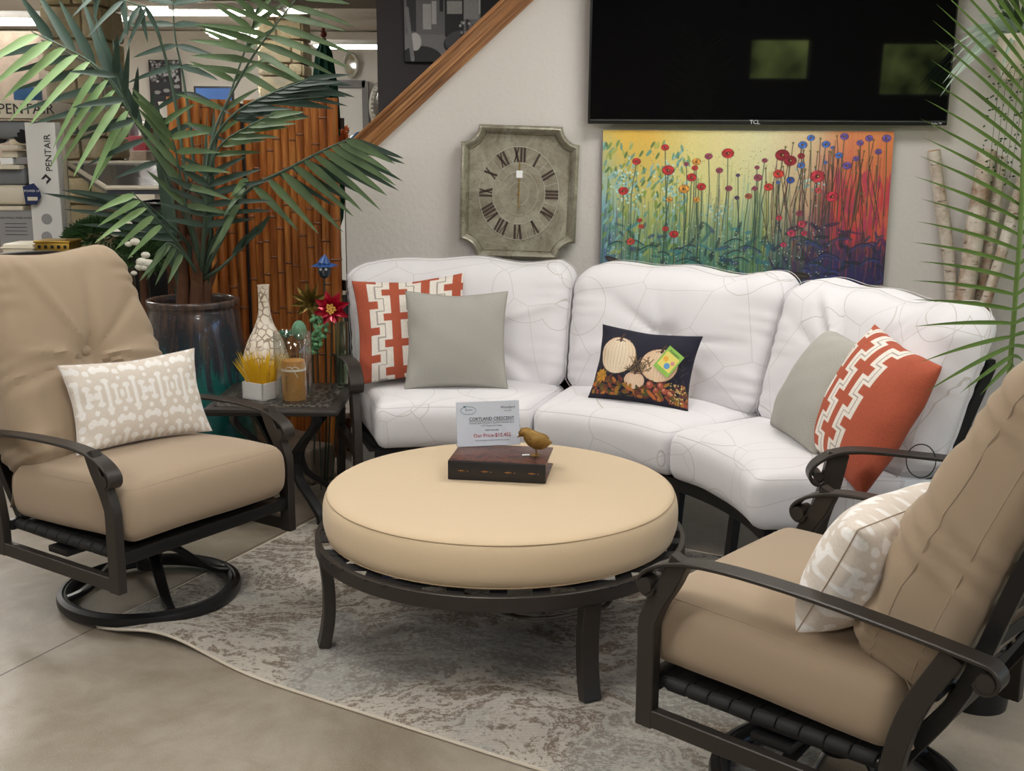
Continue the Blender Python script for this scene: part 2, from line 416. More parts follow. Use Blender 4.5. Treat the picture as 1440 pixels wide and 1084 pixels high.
def edge_loop(sx, sy, sz, r, ang, n=24):
    """loop around the z axis on the rounded edge; ang from the side plane towards +z"""
    pts = []
    hx, hy = sx/2-r, sy/2-r; ca, sa = math.cos(ang), math.sin(ang)
    for (cx, cy, a0) in ((hx, hy, 0), (-hx, hy, PI/2), (-hx, -hy, PI), (hx, -hy, 3*PI/2)):
        for i in range(7):
            a = a0+PI/2*i/6; pts.append((cx+r*ca*math.cos(a), cy+r*ca*math.sin(a)))
    out = []
    for i in range(len(pts)):
        a, b = pts[i], pts[(i+1) % len(pts)]
        L = math.hypot(b[0]-a[0], b[1]-a[1]); k = max(1, int(L/.03))
        for j in range(k): out.append((a[0]+(b[0]-a[0])*j/k, a[1]+(b[1]-a[1])*j/k))
    z = sz/2-r+r*sa
    return np.array([(x, y, z) for x, y in out])
def sines(V, seed, freq, n=6):
    """smooth pseudo noise of 3D points"""
    r = np.random.RandomState(seed); s = 0
    for _ in range(n):
        k = r.normal(size=3)*freq; s = s+np.sin(V @ k+r.uniform(0, 6.28))
    return s/n
def put(name, V, Fc, mats, parent=None, mat=None): return MB().add(V, Fc).build(name, mats, parent, mat=mat)

def thing(name, label, cat, loc=(0, 0, 0), rz=0, group=None):
    o = bpy.data.objects.new(name, None); C.objects.link(o); o.empty_display_size = .1
    o.location = loc; o.rotation_euler = (0, 0, rz); return tag(o, label, cat, group)
def tag(o, label=None, cat=None, group=None, kind=None):
    if label: o['label'] = label
    if cat: o['category'] = cat
    if group: o['group'] = group
    if kind: o['kind'] = kind
    return o
def struct(o, label=None): o['kind'] = 'structure'; return tag(o, label)
def dup(root, loc, rz, label=None, group=None):
    r = root.copy(); C.objects.link(r); r.location = loc; r.rotation_euler = (0, 0, rz)
    if label: r['label'] = label
    if group: r['group'] = group
    for ch in list(root.children):
        c = ch.copy(); C.objects.link(c); c.parent = r
        for g2 in list(ch.children):
            d = g2.copy(); C.objects.link(d); d.parent = c
    return r
def text(body, size, mat, parent, m4, name='lettering', ext=.0004, align='CENTER', sx=1.0):
    cu = bpy.data.curves.new(name, 'FONT'); cu.body = body; cu.size = size; cu.align_x = align; cu.extrude = ext; cu.resolution_u = 2
    t = bpy.data.objects.new('tmp', cu); C.objects.link(t)
    dg = bpy.context.evaluated_depsgraph_get(); dg.update()
    me = bpy.data.meshes.new_from_object(t.evaluated_get(dg)); C.objects.unlink(t); bpy.data.objects.remove(t)
    me.name = name; me.materials.clear(); me.materials.append(M[mat])
    o = bpy.data.objects.new(name, me); C.objects.link(o); o.parent = parent; o.matrix_local = m4 @ Matrix.Diagonal((sx, 1, 1, 1)); return o
def frame(o, x, y, z):     # 4x4 from origin and axes
    x, y, z = Vector(x), Vector(y), Vector(z)
    return Matrix(((x.x, y.x, z.x, o[0]), (x.y, y.y, z.y, o[1]), (x.z, y.z, z.z, o[2]), (0, 0, 0, 1)))
FACE = Matrix.Rotation(PI/2, 4, 'X')      # xy drawing stands up and faces -Y
def setcol(o, cols):
    a = o.data.color_attributes.new('Col', 'FLOAT_COLOR', 'POINT')
    arr = np.ones((len(o.data.vertices), 4), np.float32); arr[:, :3] = cols
    a.data.foreach_set('color', arr.ravel())
def tolin(img):
    x = img/255.0; return np.where(x <= .04045, x/12.92, ((x+.055)/1.055)**2.4)

# drawing on arrays: coordinates u 0..1 right, v 0..1 down
class Draw:
    def __init__(s, w, h, bg):
        s.w, s.h = w, h; s.a = np.zeros((h, w, 3)); s.a[:] = bg
        s.X, s.Y = np.meshgrid((np.arange(w)+.5)/w, (np.arange(h)+.5)/h); s.asp = w/h
    def blend(s, m, c, sl=None):
        if sl is None: s.a[:] = s.a*(1-m[..., None])+np.array(c)*m[..., None]
        else: s.a[sl] = s.a[sl]*(1-m[..., None])+np.array(c, float)*m[..., None]
    def win(s, x0, x1, y0, y1):
        i0, i1 = max(0, int(x0*s.w)), min(s.w, int(x1*s.w)+2); j0, j1 = max(0, int(y0*s.h)), min(s.h, int(y1*s.h)+2)
        return (slice(j0, j1), slice(i0, i1))
    def disc(s, x, y, rx, ry, c, al=1., ang=0):
        sl = s.win(x-rx-ry, x+rx+ry, y-(rx+ry)*s.asp, y+(rx+ry)*s.asp)
        X, Y = s.X[sl]-x, (s.Y[sl]-y)/s.asp
        ca, sa = math.cos(ang), math.sin(ang); U = (X*ca+Y*sa)/rx; V = (-X*sa+Y*ca)/ry
        d = np.sqrt(U*U+V*V); s.blend(np.clip((1-d)*min(rx, ry)*s.w+.5, 0, 1)*al, c, sl)
    def line(s, x0, y0, x1, y1, w, c, al=1.):
        sl = s.win(min(x0, x1)-w, max(x0, x1)+w, min(y0, y1)-w*s.asp, max(y0, y1)+w*s.asp)
        X, Y = s.X[sl], s.Y[sl]/s.asp; y0 /= s.asp; y1 /= s.asp
        dx, dy = x1-x0, y1-y0; L = dx*dx+dy*dy+1e-12
        t = np.clip(((X-x0)*dx+(Y-y0)*dy)/L, 0, 1); d = np.hypot(X-x0-t*dx, Y-y0-t*dy)
        s.blend(np.clip((w/2-d)*s.w+.5, 0, 1)*al, c, sl)
    def poly(s, pts, w, c, al=1.):
        for a, b in zip(pts[:-1], pts[1:]): s.line(a[0], a[1], b[0], b[1], w, c, al)
    def rect(s, x0, y0, x1, y1, c, al=1.):
        sl = s.win(x0, x1, y0, y1); m = ((s.X[sl] >= x0) & (s.X[sl] <= x1) & (s.Y[sl] >= y0) & (s.Y[sl] <= y1))*al
        s.blend(m.astype(float), c, sl)
def picture(name, img, w, h, mats, parent=None, mat=None):
    """flat print of width w, height h in xy plane (y up), grid coloured per vertex"""
    H, W = img.shape[:2]
    xs = np.linspace(-w/2, w/2, W); ys = np.linspace(h/2, -h/2, H)
    X, Y = np.meshgrid(xs, ys); V = np.stack([X, Y, X*0], -1).reshape(-1, 3)
    I = np.arange(W*H).reshape(H, W)
    Fq = np.stack([I[1:, :-1], I[1:, 1:], I[:-1, 1:], I[:-1, :-1]], -1).reshape(-1, 4)
    me = bpy.data.meshes.new(name); me.from_pydata(V.tolist(), [], Fq.tolist()); me.materials.append(M[mats])
    o = bpy.data.objects.new(name, me); C.objects.link(o)
    if parent: o.parent = parent
    if mat is not None: o.matrix_local = mat
    setcol(o, tolin(img).reshape(-1, 3)); return o

# ================================================================== THE SETTING
fl = MB(); fl.box((0, 6, -.05), (24, 26, .1)); struct(fl.build('floor', 'polished_concrete'))
WY = 5.5
ce = MB()                                   # ceiling with openings left by nothing: one flat slab
ce.box((0, 6, 2.86), (24, 26, .1)); struct(ce.build('ceiling', 'ceiling_paint'))
# partition with the stair-like sloped top
cl0, cl1 = at(521, 210, WY), at(745.5, 0, WY)
def capz(x): return cl0.z+(x-cl0.x)*(cl1.z-cl0.z)/(cl1.x-cl0.x)
xl = -.80
def capx(z): return cl0.x+(z-cl0.z)*(cl1.x-cl0.x)/(cl1.z-cl0.z)
wall = MB(); wall.prism([(xl, 0), (6.5, 0), (6.5, 2.8), (capx(2.8), 2.8), (xl, capz(xl))], 0, .13, Matrix.Translation((0, WY+.13, 0)) @ FACE)
struct(wall.build('wall_back', 'wall_greige'))
# wooden cap: moulded board riding on the slope
cd = Vector((cl1.x-cl0.x, 0, cl1.z-cl0.z)).normalized(); cn = Vector((-cd.z, 0, cd.x))
a = Vector((xl-.02, 0, capz(xl-.02))); L = (capx(2.78)-xl)/cd.x
cap = MB()
for (u0, u1, y0, y1) in ((-.012, .022, -.012, .142), (.022, .05, -.03, .16), (.05, .072, -.018, .148), (.072, .088, -.04, .17)):
    cap.prism([(0, u0), (L, u0), (L, u1), (0, u1)], -y1, -y0)
struct(cap.build('trim_1', 'oak_trim', mat=frame((a.x, WY, a.z), cd, cn, cd.cross(cn))))
wd = at(529, 0, 7.0)
w2 = MB(); w2.box(((wd.x+6.5)/2, 7.08, 1.4), (6.5-wd.x, .16, 2.8)); struct(w2.build('wall_middle', 'wall_charcoal'))
w3 = MB(); w3.box((0, 13.1, 1.4), (24, .2, 2.8)); struct(w3.build('wall_far', 'far_wall'))
w4 = MB(); w4.box((-9.5, 4, 1.4), (.2, 18, 2.8)); struct(w4.build('wall_left', 'far_wall'))
# shop front on the right and behind the viewer: walls with large openings
w5 = MB()
w5.box((6.6, 4, .2), (.2, 18, .4)); w5.box((6.6, 4, 2.7), (.2, 18, .22))
for y in (-4.9, -2.5, 0.2, 2.6, 4.4, 7, 13): w5.box((6.6, y, 1.5), (.2, .35 if y < 4 else 1.2, 2.6))
w5.box((6.6, 9.5, 1.4), (.2, 7, 2.8))
struct(w5.build('wall_right', 'far_wall'))
w6 = MB()
wx = [(-9.5, 3.15, 0, 2.8), (3.15, 3.95, 0, 1.55), (3.15, 3.95, 2.04, 2.8), (3.95, 4.9, 0, 2.8), (4.9, 5.9, 0, 1.35), (4.9, 5.9, 2.0, 2.8), (5.9, 6.7, 0, 2.8)]
for x0, x1, z0, z1 in wx: w6.box(((x0+x1)/2, -5, (z0+z1)/2), (x1-x0, .2, z1-z0))
struct(w6.build('wall_front', 'wall_grey_box'))
for a_, b_ in ((4.3, 6.6),):
    pass
sf = MB(); s0 = at(400, 20, 8.6); sf.box(((s0.x+4.3)/2, 8.1, 2.69), (4.3-s0.x, 1.4, .26)); struct(sf.build('trim_2', 'wall_grey_box'))

# door in the far wall
FY = 12.95
p0, p1 = at(462, 118, FY), at(514, 118, FY)
dr = MB(); wdd = p1.x-p0.x
dr.box((0, 0, p0.z/2), (wdd, .05, p0.z)); door = dr.build('door_1', 'door_white', loc=((p0.x+p1.x)/2, FY+.02, 0)); struct(door)
fr = MB(); fr.box((-wdd/2, -.03, p0.z/2), (.07, .08, p0.z+.06)); fr.box((wdd/2, -.03, p0.z/2), (.07, .08, p0.z+.06)); fr.box((0, -.03, p0.z), (wdd, .08, .08)); fr.build('door_frame', 'door_frame', door)

# ceiling lights: recessed troffers over the sales floor, shown ones far away, the others light the seating
def ceiling_light(x, y, sx, sy, z, label, group, power=0):
    t = thing('ceiling_light', label, 'ceiling light', (x, y, z), 0, group)
    m = MB(); m.box((0, 0, .0), (sx, sy, .05), bev=.01); m.build('housing', 'door_white', t)
    d = MB(); d.box((0, 0, -.03), (sx*.92, sy*.86, .03), bev=.008); d.build('diffuser', 'lamp_diffuser', t)
    if power:
        l = bpy.data.lights.new('lamp', 'AREA'); l.shape = 'RECTANGLE'; l.size = sx*.9; l.size_y = sy*.85; l.energy = power; l.color = (1, .975, .945)
        lo = bpy.data.objects.new('lamp_light', l); C.objects.link(lo); lo.parent = t; lo.location = (0, 0, -.06)
for (px_, py_, Y, sx, sy, lab) in ((510, 61, 11.6, 1.0, .3, 'long ceiling light nearest the dark wall, above the oval mirror'),
    (342, 46, 11.0, .62, .3, 'short ceiling light glowing behind the upright palm fronds'),
    (322, 12, 9.6, .9, .3, 'ceiling light at the top edge left of the leaning palm frond'),
    (392, 9, 9.9, .5, .3, 'small ceiling light at the top edge crossed by the leaning palm frond'),
    (152, 19, 8.8, .3, .25, 'round-looking ceiling light right of the stone pillar'),
    (20, 24, 8.8, .9, .4, 'bright ceiling light in the top left corner behind palm leaves')):
    p = at(px_, py_, Y); ceiling_light(p.x, Y, sx, sy, min(p.z, 2.77), lab, None, 0)
for i, (x, y) in enumerate(((-3.2, 2.0), (-.6, 2.0), (2.2, 2.0), (-1.8, 4.6), (1.0, 4.4), (-1.9, -1.2), (1.6, -1.2), (-5.5, 3.5), (-4.2, 7.5), (-2.8, 10.6), (-6.5, 10))):
    ceiling_light(x, y, 1.2, .6, 2.77, 'recessed ceiling light above the seating area', 'ceiling lights over the shop floor', (17, 17, 17, 11, 11, 34, 34, 18, 60, 60, 60)[i])

# world: daylight outside the shop windows
wo = bpy.data.worlds.new('daylight'); bpy.context.scene.world = wo; wo.use_nodes = True
nt = wo.node_tree; bg = nt.nodes['Background']
sky = nt.nodes.new('ShaderNodeTexSky'); sky.sky_type = 'HOSEK_WILKIE'; sky.turbidity = 3.5; sky.sun_direction = (.5, -.4, .75)
tc = nt.nodes.new('ShaderNodeTexCoord'); sep = nt.nodes.new('ShaderNodeSeparateXYZ'); nt.links.new(tc.outputs['Generated'], sep.inputs[0])
ns = nt.nodes.new('ShaderNodeTexNoise'); ns.inputs['Scale'].default_value = 14; ns.inputs['Detail'].default_value = 5; nt.links.new(tc.outputs['Generated'], ns.inputs['Vector'])
gr = nt.nodes.new('ShaderNodeValToRGB'); gr.color_ramp.elements[0].position = .42; gr.color_ramp.elements[0].color = (*lin((40, 56, 30)), 1)
gr.color_ramp.elements[1].position = .6; gr.color_ramp.elements[1].color = (*lin((190, 205, 120)), 1); nt.links.new(ns.outputs[0], gr.inputs[0])
cmpn = nt.nodes.new('ShaderNodeMath'); cmpn.operation = 'GREATER_THAN'; cmpn.inputs[1].default_value = .10; nt.links.new(sep.outputs[2], cmpn.inputs[0])
mx = nt.nodes.new('ShaderNodeMix'); mx.data_type = 'RGBA'; nt.links.new(cmpn.outputs[0], mx.inputs[0]); nt.links.new(gr.outputs[0], mx.inputs[6]); 
mx.inputs[7].default_value = (*lin((150, 190, 250)), 1)
nt.links.new(mx.outputs[2], bg.inputs[0]); bg.inputs[1].default_value = 4.5

# ------------------------------------------------------------------ camera
cam = bpy.data.cameras.new('camera'); co = bpy.data.objects.new('camera', cam); C.objects.link(co)
cam.sensor_fit = 'HORIZONTAL'; cam.sensor_width = 36.0; cam.lens = F/1440*36.0; cam.clip_start = .05; cam.clip_end = 100
co.matrix_world = Matrix.Translation((0, 0, HC)) @ Matrix.Rotation(PI/2-TH, 4, 'X') @ Matrix.Rotation(RO, 4, 'Z')
bpy.context.scene.camera = co
vs = bpy.context.scene.view_settings; vs.view_transform = 'Standard'; vs.look = 'None'; vs.gamma = 1; vs.use_curve_mapping = False; vs.exposure = 0.0

# ================================================================== RUG
A = atz(137, 885, 0); e1 = Vector((.858, -.513, 0)); e2 = Vector((.42, .907, 0))
RW, RD = 2.27, 1.72
rug = thing('area_rug', 'faded grey and beige patterned rug under the round ottoman', 'rug', (A.x, A.y, 0))
def rugz(s, t):
    return .007+.030*math.exp(-((s-.24)/.16)**2)*math.exp(-(t/.16)**2)*(1 if s > 0 else 1)
def rugp(s, t):
    b = .045*math.exp(-((s-.38)/.22)**2)*math.exp(-(t/.3)**2)
    p = e1*s+(e2.lerp(Vector((.50, .866, 0)), s/RW))*(t+b); return p
V = []; NX, NY = 110, 80
for j in range(NY+1):
    for i in range(NX+1):
        s, t = RW*i/NX, RD*j/NY; p = rugp(s, t); V.append((p.x, p.y, rugz(s, t)))
n0 = len(V); V += [(x, y, max(.0005, z-.006)) for x, y, z in V]
Fc = []
for j in range(NY):
    for i in range(NX):
        a = j*(NX+1)+i; q = (a, a+1, a+NX+2, a+NX+1); Fc.append(q); Fc.append(tuple(n0+k for k in q[::-1]))
MB().add(V, Fc).build('pile', 'rug_weave', rug)
m = MB(); per = [(RW*i/NX, 0) for i in range(NX+1)]+[(RW, RD*j/NY) for j in range(1, NY+1)]+[(RW*(NX-i)/NX, RD) for i in range(1, NX+1)]+[(0, RD*(NY-j)/NY) for j in range(1, NY)]
pts = []
for s, t in per: p = rugp(s, t); pts.append((p.x, p.y, rugz(s, t)-.002))
m.tube(pts, circ(.0048, 6), None, True); m.build('binding', 'rug_edge', rug)

# ================================================================== SWIVEL CHAIR (x forward, y to its left)
def catmull(pts, k=6):
    P = [Vector(p) for p in pts]; P = [P[0]*2-P[1]]+P+[P[-1]*2-P[-2]]; out = []
    for i in range(1, len(P)-2):
        for j in range(k):
            t = j/k; a, b, c, d = P[i-1], P[i], P[i+1], P[i+2]
            out.append(.5*((2*b)+(c-a)*t+(2*a-5*b+4*c-d)*t*t+(3*b-a-3*c+d)*t**3))
    out.append(P[-2]); return out
def rx(p, y): return [(x, y, z) for x, z in p]
def make_arm(m, y, pts, w=.052, t=.010): m.tube(catmull(rx(pts, y), 5), rectp(w, t), (0, 1, 0))
ARM = [(-.432, .562), (-.440, .549), (-.456, .547), (-.472, .558), (-.476, .578), (-.462, .596), (-.43, .603), (-.30, .617), (-.1, .633), (.08, .638), (.20, .632), (.27, .616), (.315, .594), (.338, .570), (.338, .548), (.322, .534), (.304, .538), (.298, .552)]
def cushion_back(V, w, h, th, seed, tx=0, tz=None, amp=.012, nr=11, pk=.0052):
    """V: x across, y thickness (front -), z 0..h ; returns softened, tufted, creased"""
    V = V.copy(); x, y, z = V[:, 0], V[:, 1], V[:, 2]
    tz = h*.5 if tz is None else tz
    ux, uz = 2*x/w, 2*z/h-1
    front = np.clip(-y/(th/2), 0, 1); back = np.clip(y/(th/2), 0, 1)
    crown = (1-np.clip(np.abs(ux), 0, 1)**2.5)*(1-np.clip(np.abs(uz), 0, 1)**2.5)
    y -= front*crown*.045
    r = np.hypot(x-tx, z-tz)+1e-6; a = np.arctan2(z-tz, x-tx)
    rng = np.random.RandomState(seed)
    ridge = 0
    for k in range(nr):
        a0 = rng.uniform(-PI, PI); wd = rng.uniform(.05, .13); da = np.abs((a-a0+PI) % (2*PI)-PI); s = rng.choice([-1, 1], p=[.7, .3])
        ridge = ridge+s*np.exp(-(da/wd)**2)*rng.uniform(.5, 1.2)
    edge = np.clip((1-np.maximum(np.abs(ux), np.abs(uz)))*6, 0, 1)
    y += front*(.048*np.exp(-(r/.05)**2)+.02*np.exp(-(r/.14)**2))
    y -= front*amp*ridge*np.clip(r/.05, 0, 1)*np.exp(-r/.36)*1.35*(.25+.75*edge)
    # puckers along the sides
    side = np.clip((np.abs(ux)-.55)/.45, 0, 1); topb = np.clip((np.abs(uz)-.6)/.4, 0, 1)
    puck = np.sin(z*80+2.6*np.sin(z*23+seed)+7*y/th)*side*pk+np.sin(x*80+2*np.sin(x*19+seed*2))*topb*.0022
    V[:, 0] = x+np.sign(x)*puck*.6; y -= front*puck*1.1
    V[:, 1] = y+.5*puck*back
    V[:, 2] = z+.010*np.sin(x*11+seed)*np.clip(uz, 0, 1)+.006*sines(V, seed, 14)
    # pinched corners
    cor = np.clip(np.abs(ux)-.7, 0, 1)*np.clip(np.abs(uz)-.7, 0, 1)*4
    V[:, 0] -= np.sign(x)*cor*.04; V[:, 2] -= np.sign(uz)*cor*.04
    V[:, 0] += x*.02*sines(V, seed+3, 9)
    return V
def make_chair(label, group):
    t = thing('swivel_lounge_chair', label, 'chair', (0, 0, 0), 0, group)
    # swivel base
    b = MB(); prof = []
    for k in range(14):
        a = 2*PI*k/14; prof.append((.030*math.cos(a), .020*math.sin(a)+.004*math.cos(a)))
    ringp = [(.285*math.cos(2*PI*i/72), .285*math.sin(2*PI*i/72), .026) for i in range(72)]
    b.tube(ringp, [(v, u) for u, v in [(.028, -.017), (.030, -.005), (.022, .008), (.006, .017), (.0, .013), (-.006, .017), (-.022, .010), (-.026, -.004), (-.024, -.017)]], (0, 0, 1), True)
    b.build('base_ring', 'black_metal', t)
    h = MB(); h.lathe([(0, .10), (.042, .10), (.046, .13), (.046, .19), (.07, .20), (.07, .225), (.0, .225)], 24); h.box((0, 0, .24), (.24, .24, .03), bev=.006); h.build('swivel_hub', 'black_metal', t)
    for k in range(4):
        a = PI/4+k*PI/2+.35; c, s = math.cos(a), math.sin(a)
        p = catmull([(.03*c, .03*s, .165), (.09*c, .09*s, .155), (.17*c, .17*s, .09), (.225*c, .225*s, .052), (.275*c, .275*s, .038)], 5)
        q = MB(); q.tube(p, rectp(.036, .022, .006), (-s, c, 0), scale=[1.15-.3*i/len(p) for i in range(len(p))]); q.build('spoke', 'black_metal', t)
    # side frames
    for y in (-.362, .362):
        q = MB()
        q.tube(rx([(.342, .222), (-.30, .222)], y), rectp(.029, .045), (0, 1, 0))
        q.tube(rx([(.32, .1985), (.32, .445)], y)+catmull(rx([(.318, .465), (.295, .52), (.262, .575), (.235, .634)], y), 4), rectp(.032, .047), (0, 1, 0))
        q.tube(catmull(rx([(-.28, .20), (-.283, .33), (-.315, .46), (-.385, .598)], y), 5), rectp(.031, .046), (0, 1, 0))
        q.build('side_frame', 'dark_metal', t)
        ar = MB(); make_arm(ar, y, ARM)
        ar.tube([(-.454, y-.029, .570), (-.454, y+.029, .570)], circ(.0185, 18), None); ar.tube([(.318, y-.029, .556), (.318, y+.029, .556)], circ(.0185, 18), None)
        ar.build('armrest', 'dark_metal', t)
    s = MB()
    s.box((.318, 0, .303), (.036, .70, .042), bev=.004); s.box((-.26, 0, .30), (.03, .70, .034), bev=.004)
    for y in (-.33, .33): s.tube([(.31, y, .305), (.0, y, .296), (-.26, y, .30)], circ(.014, 10), None)
    s.box((.0, 0, .262), (.10, .70, .022), bev=.004)
    s.build('seat_frame', 'black_metal', t)
    w = MB()
    for i in range(9):
        x = -.21+.058*i; w.box((x, 0, .309), (.054, .66, .006)); 
        for y in (-.33, .33): w.tube([(x-.0275, y, .304), (x-.024, y, .304), (x+.024, y, .304), (x+.0275, y, .304)], circ(1, 12), None, scale=[.015, .0175, .0175, .015])
    w.build('seat_straps', 'strap_black', t)
    bf = MB()
    for y in (-.29, .29): bf.tube(catmull([(-.27, y, .30), (-.385, y, .50), (-.485, y, .80), (-.62, y, 1.12)], 5), rectp(.028, .034), (0, 1, 0))
    bf.tube(catmull([(-.62, -.29, 1.12), (-.635, -.15, 1.145), (-.64, 0, 1.15), (-.635, .15, 1.145), (-.62, .29, 1.12)], 5), rectp(.03, .034), (0, 0, 1))
    bf.tube([(-.352, -.36, .50), (-.352, .36, .50)], circ(.012, 12), None)
    bf.build('back_frame', 'black_metal', t)
    bs = MB()
    for i in range(7):
        z = .46+.10*i; x = -.365-.38*(z-.50)+.005
        bs.tube([(x-.005, -.29, z), (x-.022, 0, z), (x-.005, .29, z)], rectp(.045, .004, .001), (-.28, 0, .96))
    bs.build('back_straps', 'strap_black', t)
    # seat cushion
    SX, SY, SZ, r = .615, .655, .185, .045
    V, Fc = softbox(SX, SY, SZ, r, (44, 44, 10))
    def sd(V):
        V = V.copy(); ux, uy, uz = 2*V[:, 0]/SX, 2*V[:, 1]/SY, 2*V[:, 2]/SZ
        cr = (1-np.clip(np.abs(ux), 0, 1)**3)*(1-np.clip(np.abs(uy), 0, 1)**3)
        V[:, 2] += cr*.028*np.clip(uz, 0, 1)+.004*sines(V, 3, 9)
        V[:, 1] += np.sign(uy)*.012*(1-np.clip(np.abs(uz), 0, 1)**2)*np.clip(np.abs(uy)*3-2, 0, 1)
        V[:, 0] += np.sign(ux)*.014*(1-np.clip(np.abs(uz), 0, 1)**2)*np.clip(np.abs(ux)*3-2, 0, 1)
        # drop towards the back corners cut for the arms
        V += np.array([.045, 0, .422]); V[:, 2] += .012*ux
        return V
    sc = put('seat_cushion', sd(V), Fc, 'tan_fabric', t)
    for ang in (PI*.25, -PI*.25):
        e = edge_loop(SX, SY, SZ, r, abs(ang)); 
        if ang < 0: e[:, 2] *= -1
        q = MB(); q.tube([tuple(p) for p in sd(e)], circ(.0010, 5), None, True); q.build('seam', 'tan_seam', sc)
    # back cushion
    W, H, T = .655, .74, .235
    V, Fc = softbox(W, T, H, .07, (64, 12, 70)); V[:, 2] += H/2
    LA = math.radians(18.5)
    def bd(V):
        V = cushion_back(V, W, H, T, 5, 0, H*.47, .024, 15)
        z = V[:, 2]; th = V[:, 1]*(1-.28*np.clip(z/H, 0, 1)); wid = V[:, 0]*(1-.05*np.clip(z/H, 0, 1)**2)
        out = np.empty_like(V); hh = z
        out[:, 0] = -.232-th*math.cos(LA)-hh*math.sin(LA)-.05*(hh/H)**2
        out[:, 1] = wid
        out[:, 2] = .463+hh*math.cos(LA)-th*math.sin(LA)
        return out
    # front of the cushion (y = -T/2) must face forward (+x)
    V2 = bd(V); bc = put('back_cushion', V2, Fc, 'tan_fabric', t)
    for yy in (-.055, .04):
        e = edge_loop(W, H, T, .07, 0); q = np.stack([e[:, 0], np.full(len(e), yy), e[:, 1]+H/2], 1)
        m = MB(); m.tube([tuple(p) for p in bd(q)], circ(.0012, 5), None, True); m.build('seam', 'tan_seam', bc)
    bp = bd(np.array([[0, -T/2, H*.5]]))[0]
    m = MB(); m.sphere((0, 0, 0), .019, 14, sc=(.55, 1, 1)); m.build('button', 'tan_fabric', bc, loc=(bp[0]+.004, bp[1], bp[2]))
    for y in (-.29, .29):
        m = MB(); m.tube(catmull([(-.262, y, .50), (-.29, y*1.02, .45), (-.285, y*1.05, .39), (-.30, y*1.06, .345)], 4), rectp(.022, .003, .001), (0, 1, 0)); m.build('cushion_tie', 'tan_fabric', t)
    return t
chair = make_chair('tan cushioned swivel lounge chair in the left foreground beside the glazed pot', 'swivel lounge chairs')
chair.location = (-1.268, 3.775, .010); chair.rotation_euler = (0, 0, -.596)
CR = (0.805, 2.553, .010); CRa = 2.41
dup(chair, CR, CRa, 'tan cushioned swivel lounge chair in the right foreground, seen from its side')
def chair_m(loc, ang): return Matrix.Translation(loc) @ Matrix.Rotation(ang, 4, 'Z')
ML = chair_m((-1.268, 3.775, .010), -.596); MR = chair_m(CR, CRa)

# ================================================================== ROUND OTTOMAN
OC = Vector((-.035, 3.52, 0))
ot = thing('round_ottoman', 'large round cream cushioned ottoman on a dark metal frame, centre of the rug', 'ottoman', (OC.x, OC.y, .010))
prof = [(0, .342), (.30, .340), (.50, .338), (.535, .340), (.553, .348), (.565, .375), (.568, .41), (.565, .445), (.556, .470), (.540, .482), (.50, .488), (.40, .495), (.2, .501), (0, .503)]
pp = [(p.x, p.y) for p in catmull([(a, b, 0) for a, b in prof], 4)]; pp = [(max(0, a), b) for a, b in pp]
m = MB(); m.lathe(pp, 96); V = np.array(m.v); V[:, 2] += .0022*sines(V, 4, 10)*(V[:, 2] > .4); V[:, :2] *= (1+.003*sines(V, 9, 8))[:, None]
m.v = [tuple(p) for p in V]; oc = m.build('cushion', 'ottoman_fabric', ot)
for r_, z_ in ((.5545, .4735), (.556, .350)):
    m = MB(); m.tube([(r_*math.cos(2*PI*i/96), r_*math.sin(2*PI*i/96), z_) for i in range(96)], circ(.0018, 5), None, True); m.build('seam', 'ottoman_seam', oc)
m = MB(); m.tube([(.585*math.cos(2*PI*i/96), .585*math.sin(2*PI*i/96), .316) for i in range(96)], rectp(.046, .018), (0, 0, 1), True); m.build('frame_ring', 'dark_metal', ot)
m = MB()
for k in range(-4, 5):
    x = k*.12; hl = math.sqrt(.585**2-x*x)
    for rot in (0, 1):
        c = (x, 0, .334+.002*rot); d = (.05, 2*hl, .004)
        m.box((c[0], 0, c[2]) if not rot else (0, x, c[2]), d if not rot else (2*hl, .05, .004), Matrix.Rotation(0, 3, 'Z'))
m.build('straps', 'strap_black', ot)
LEGS = [196, 297, 22, 108]
for a in LEGS:
    a = math.radians(a); c, s = math.cos(a), math.sin(a)
    p = catmull([(.570*c, .570*s, .30), (.560*c, .560*s, .20), (.560*c, .560*s, .11), (.570*c, .570*s, .04), (.580*c, .580*s, .0)], 5)
    m = MB(); m.tube(p, rectp(.058, .036), (-s, c, 0)); m.build('leg', 'dark_metal', ot)
for i in range(4):
    a0, a1 = math.radians(LEGS[i]), math.radians(LEGS[(i+1) % 4]); 
    if a1 < a0: a1 += 2*PI
    pts = []
    for k in range(21):
        t = k/20; a = a0+(a1-a0)*t; r_ = .555-.13*math.sin(PI*t); z = .262-.03*math.sin(3*PI*t)+.0*t
        pts.append((r_*math.cos(a), r_*math.sin(a), z))
    m = MB(); m.tube(pts, circ(.0065, 8), None); m.build('brace', 'dark_metal', ot)
# care label hanging under the ring
m = MB(); m.box((0, 0, 0), (.07, .002, .045)); m.build('hang_tag', 'navy_card', ot, mat=Matrix.Translation((-.33, -.30, .26)) @ Matrix.Rotation(.6, 4, 'Y'))

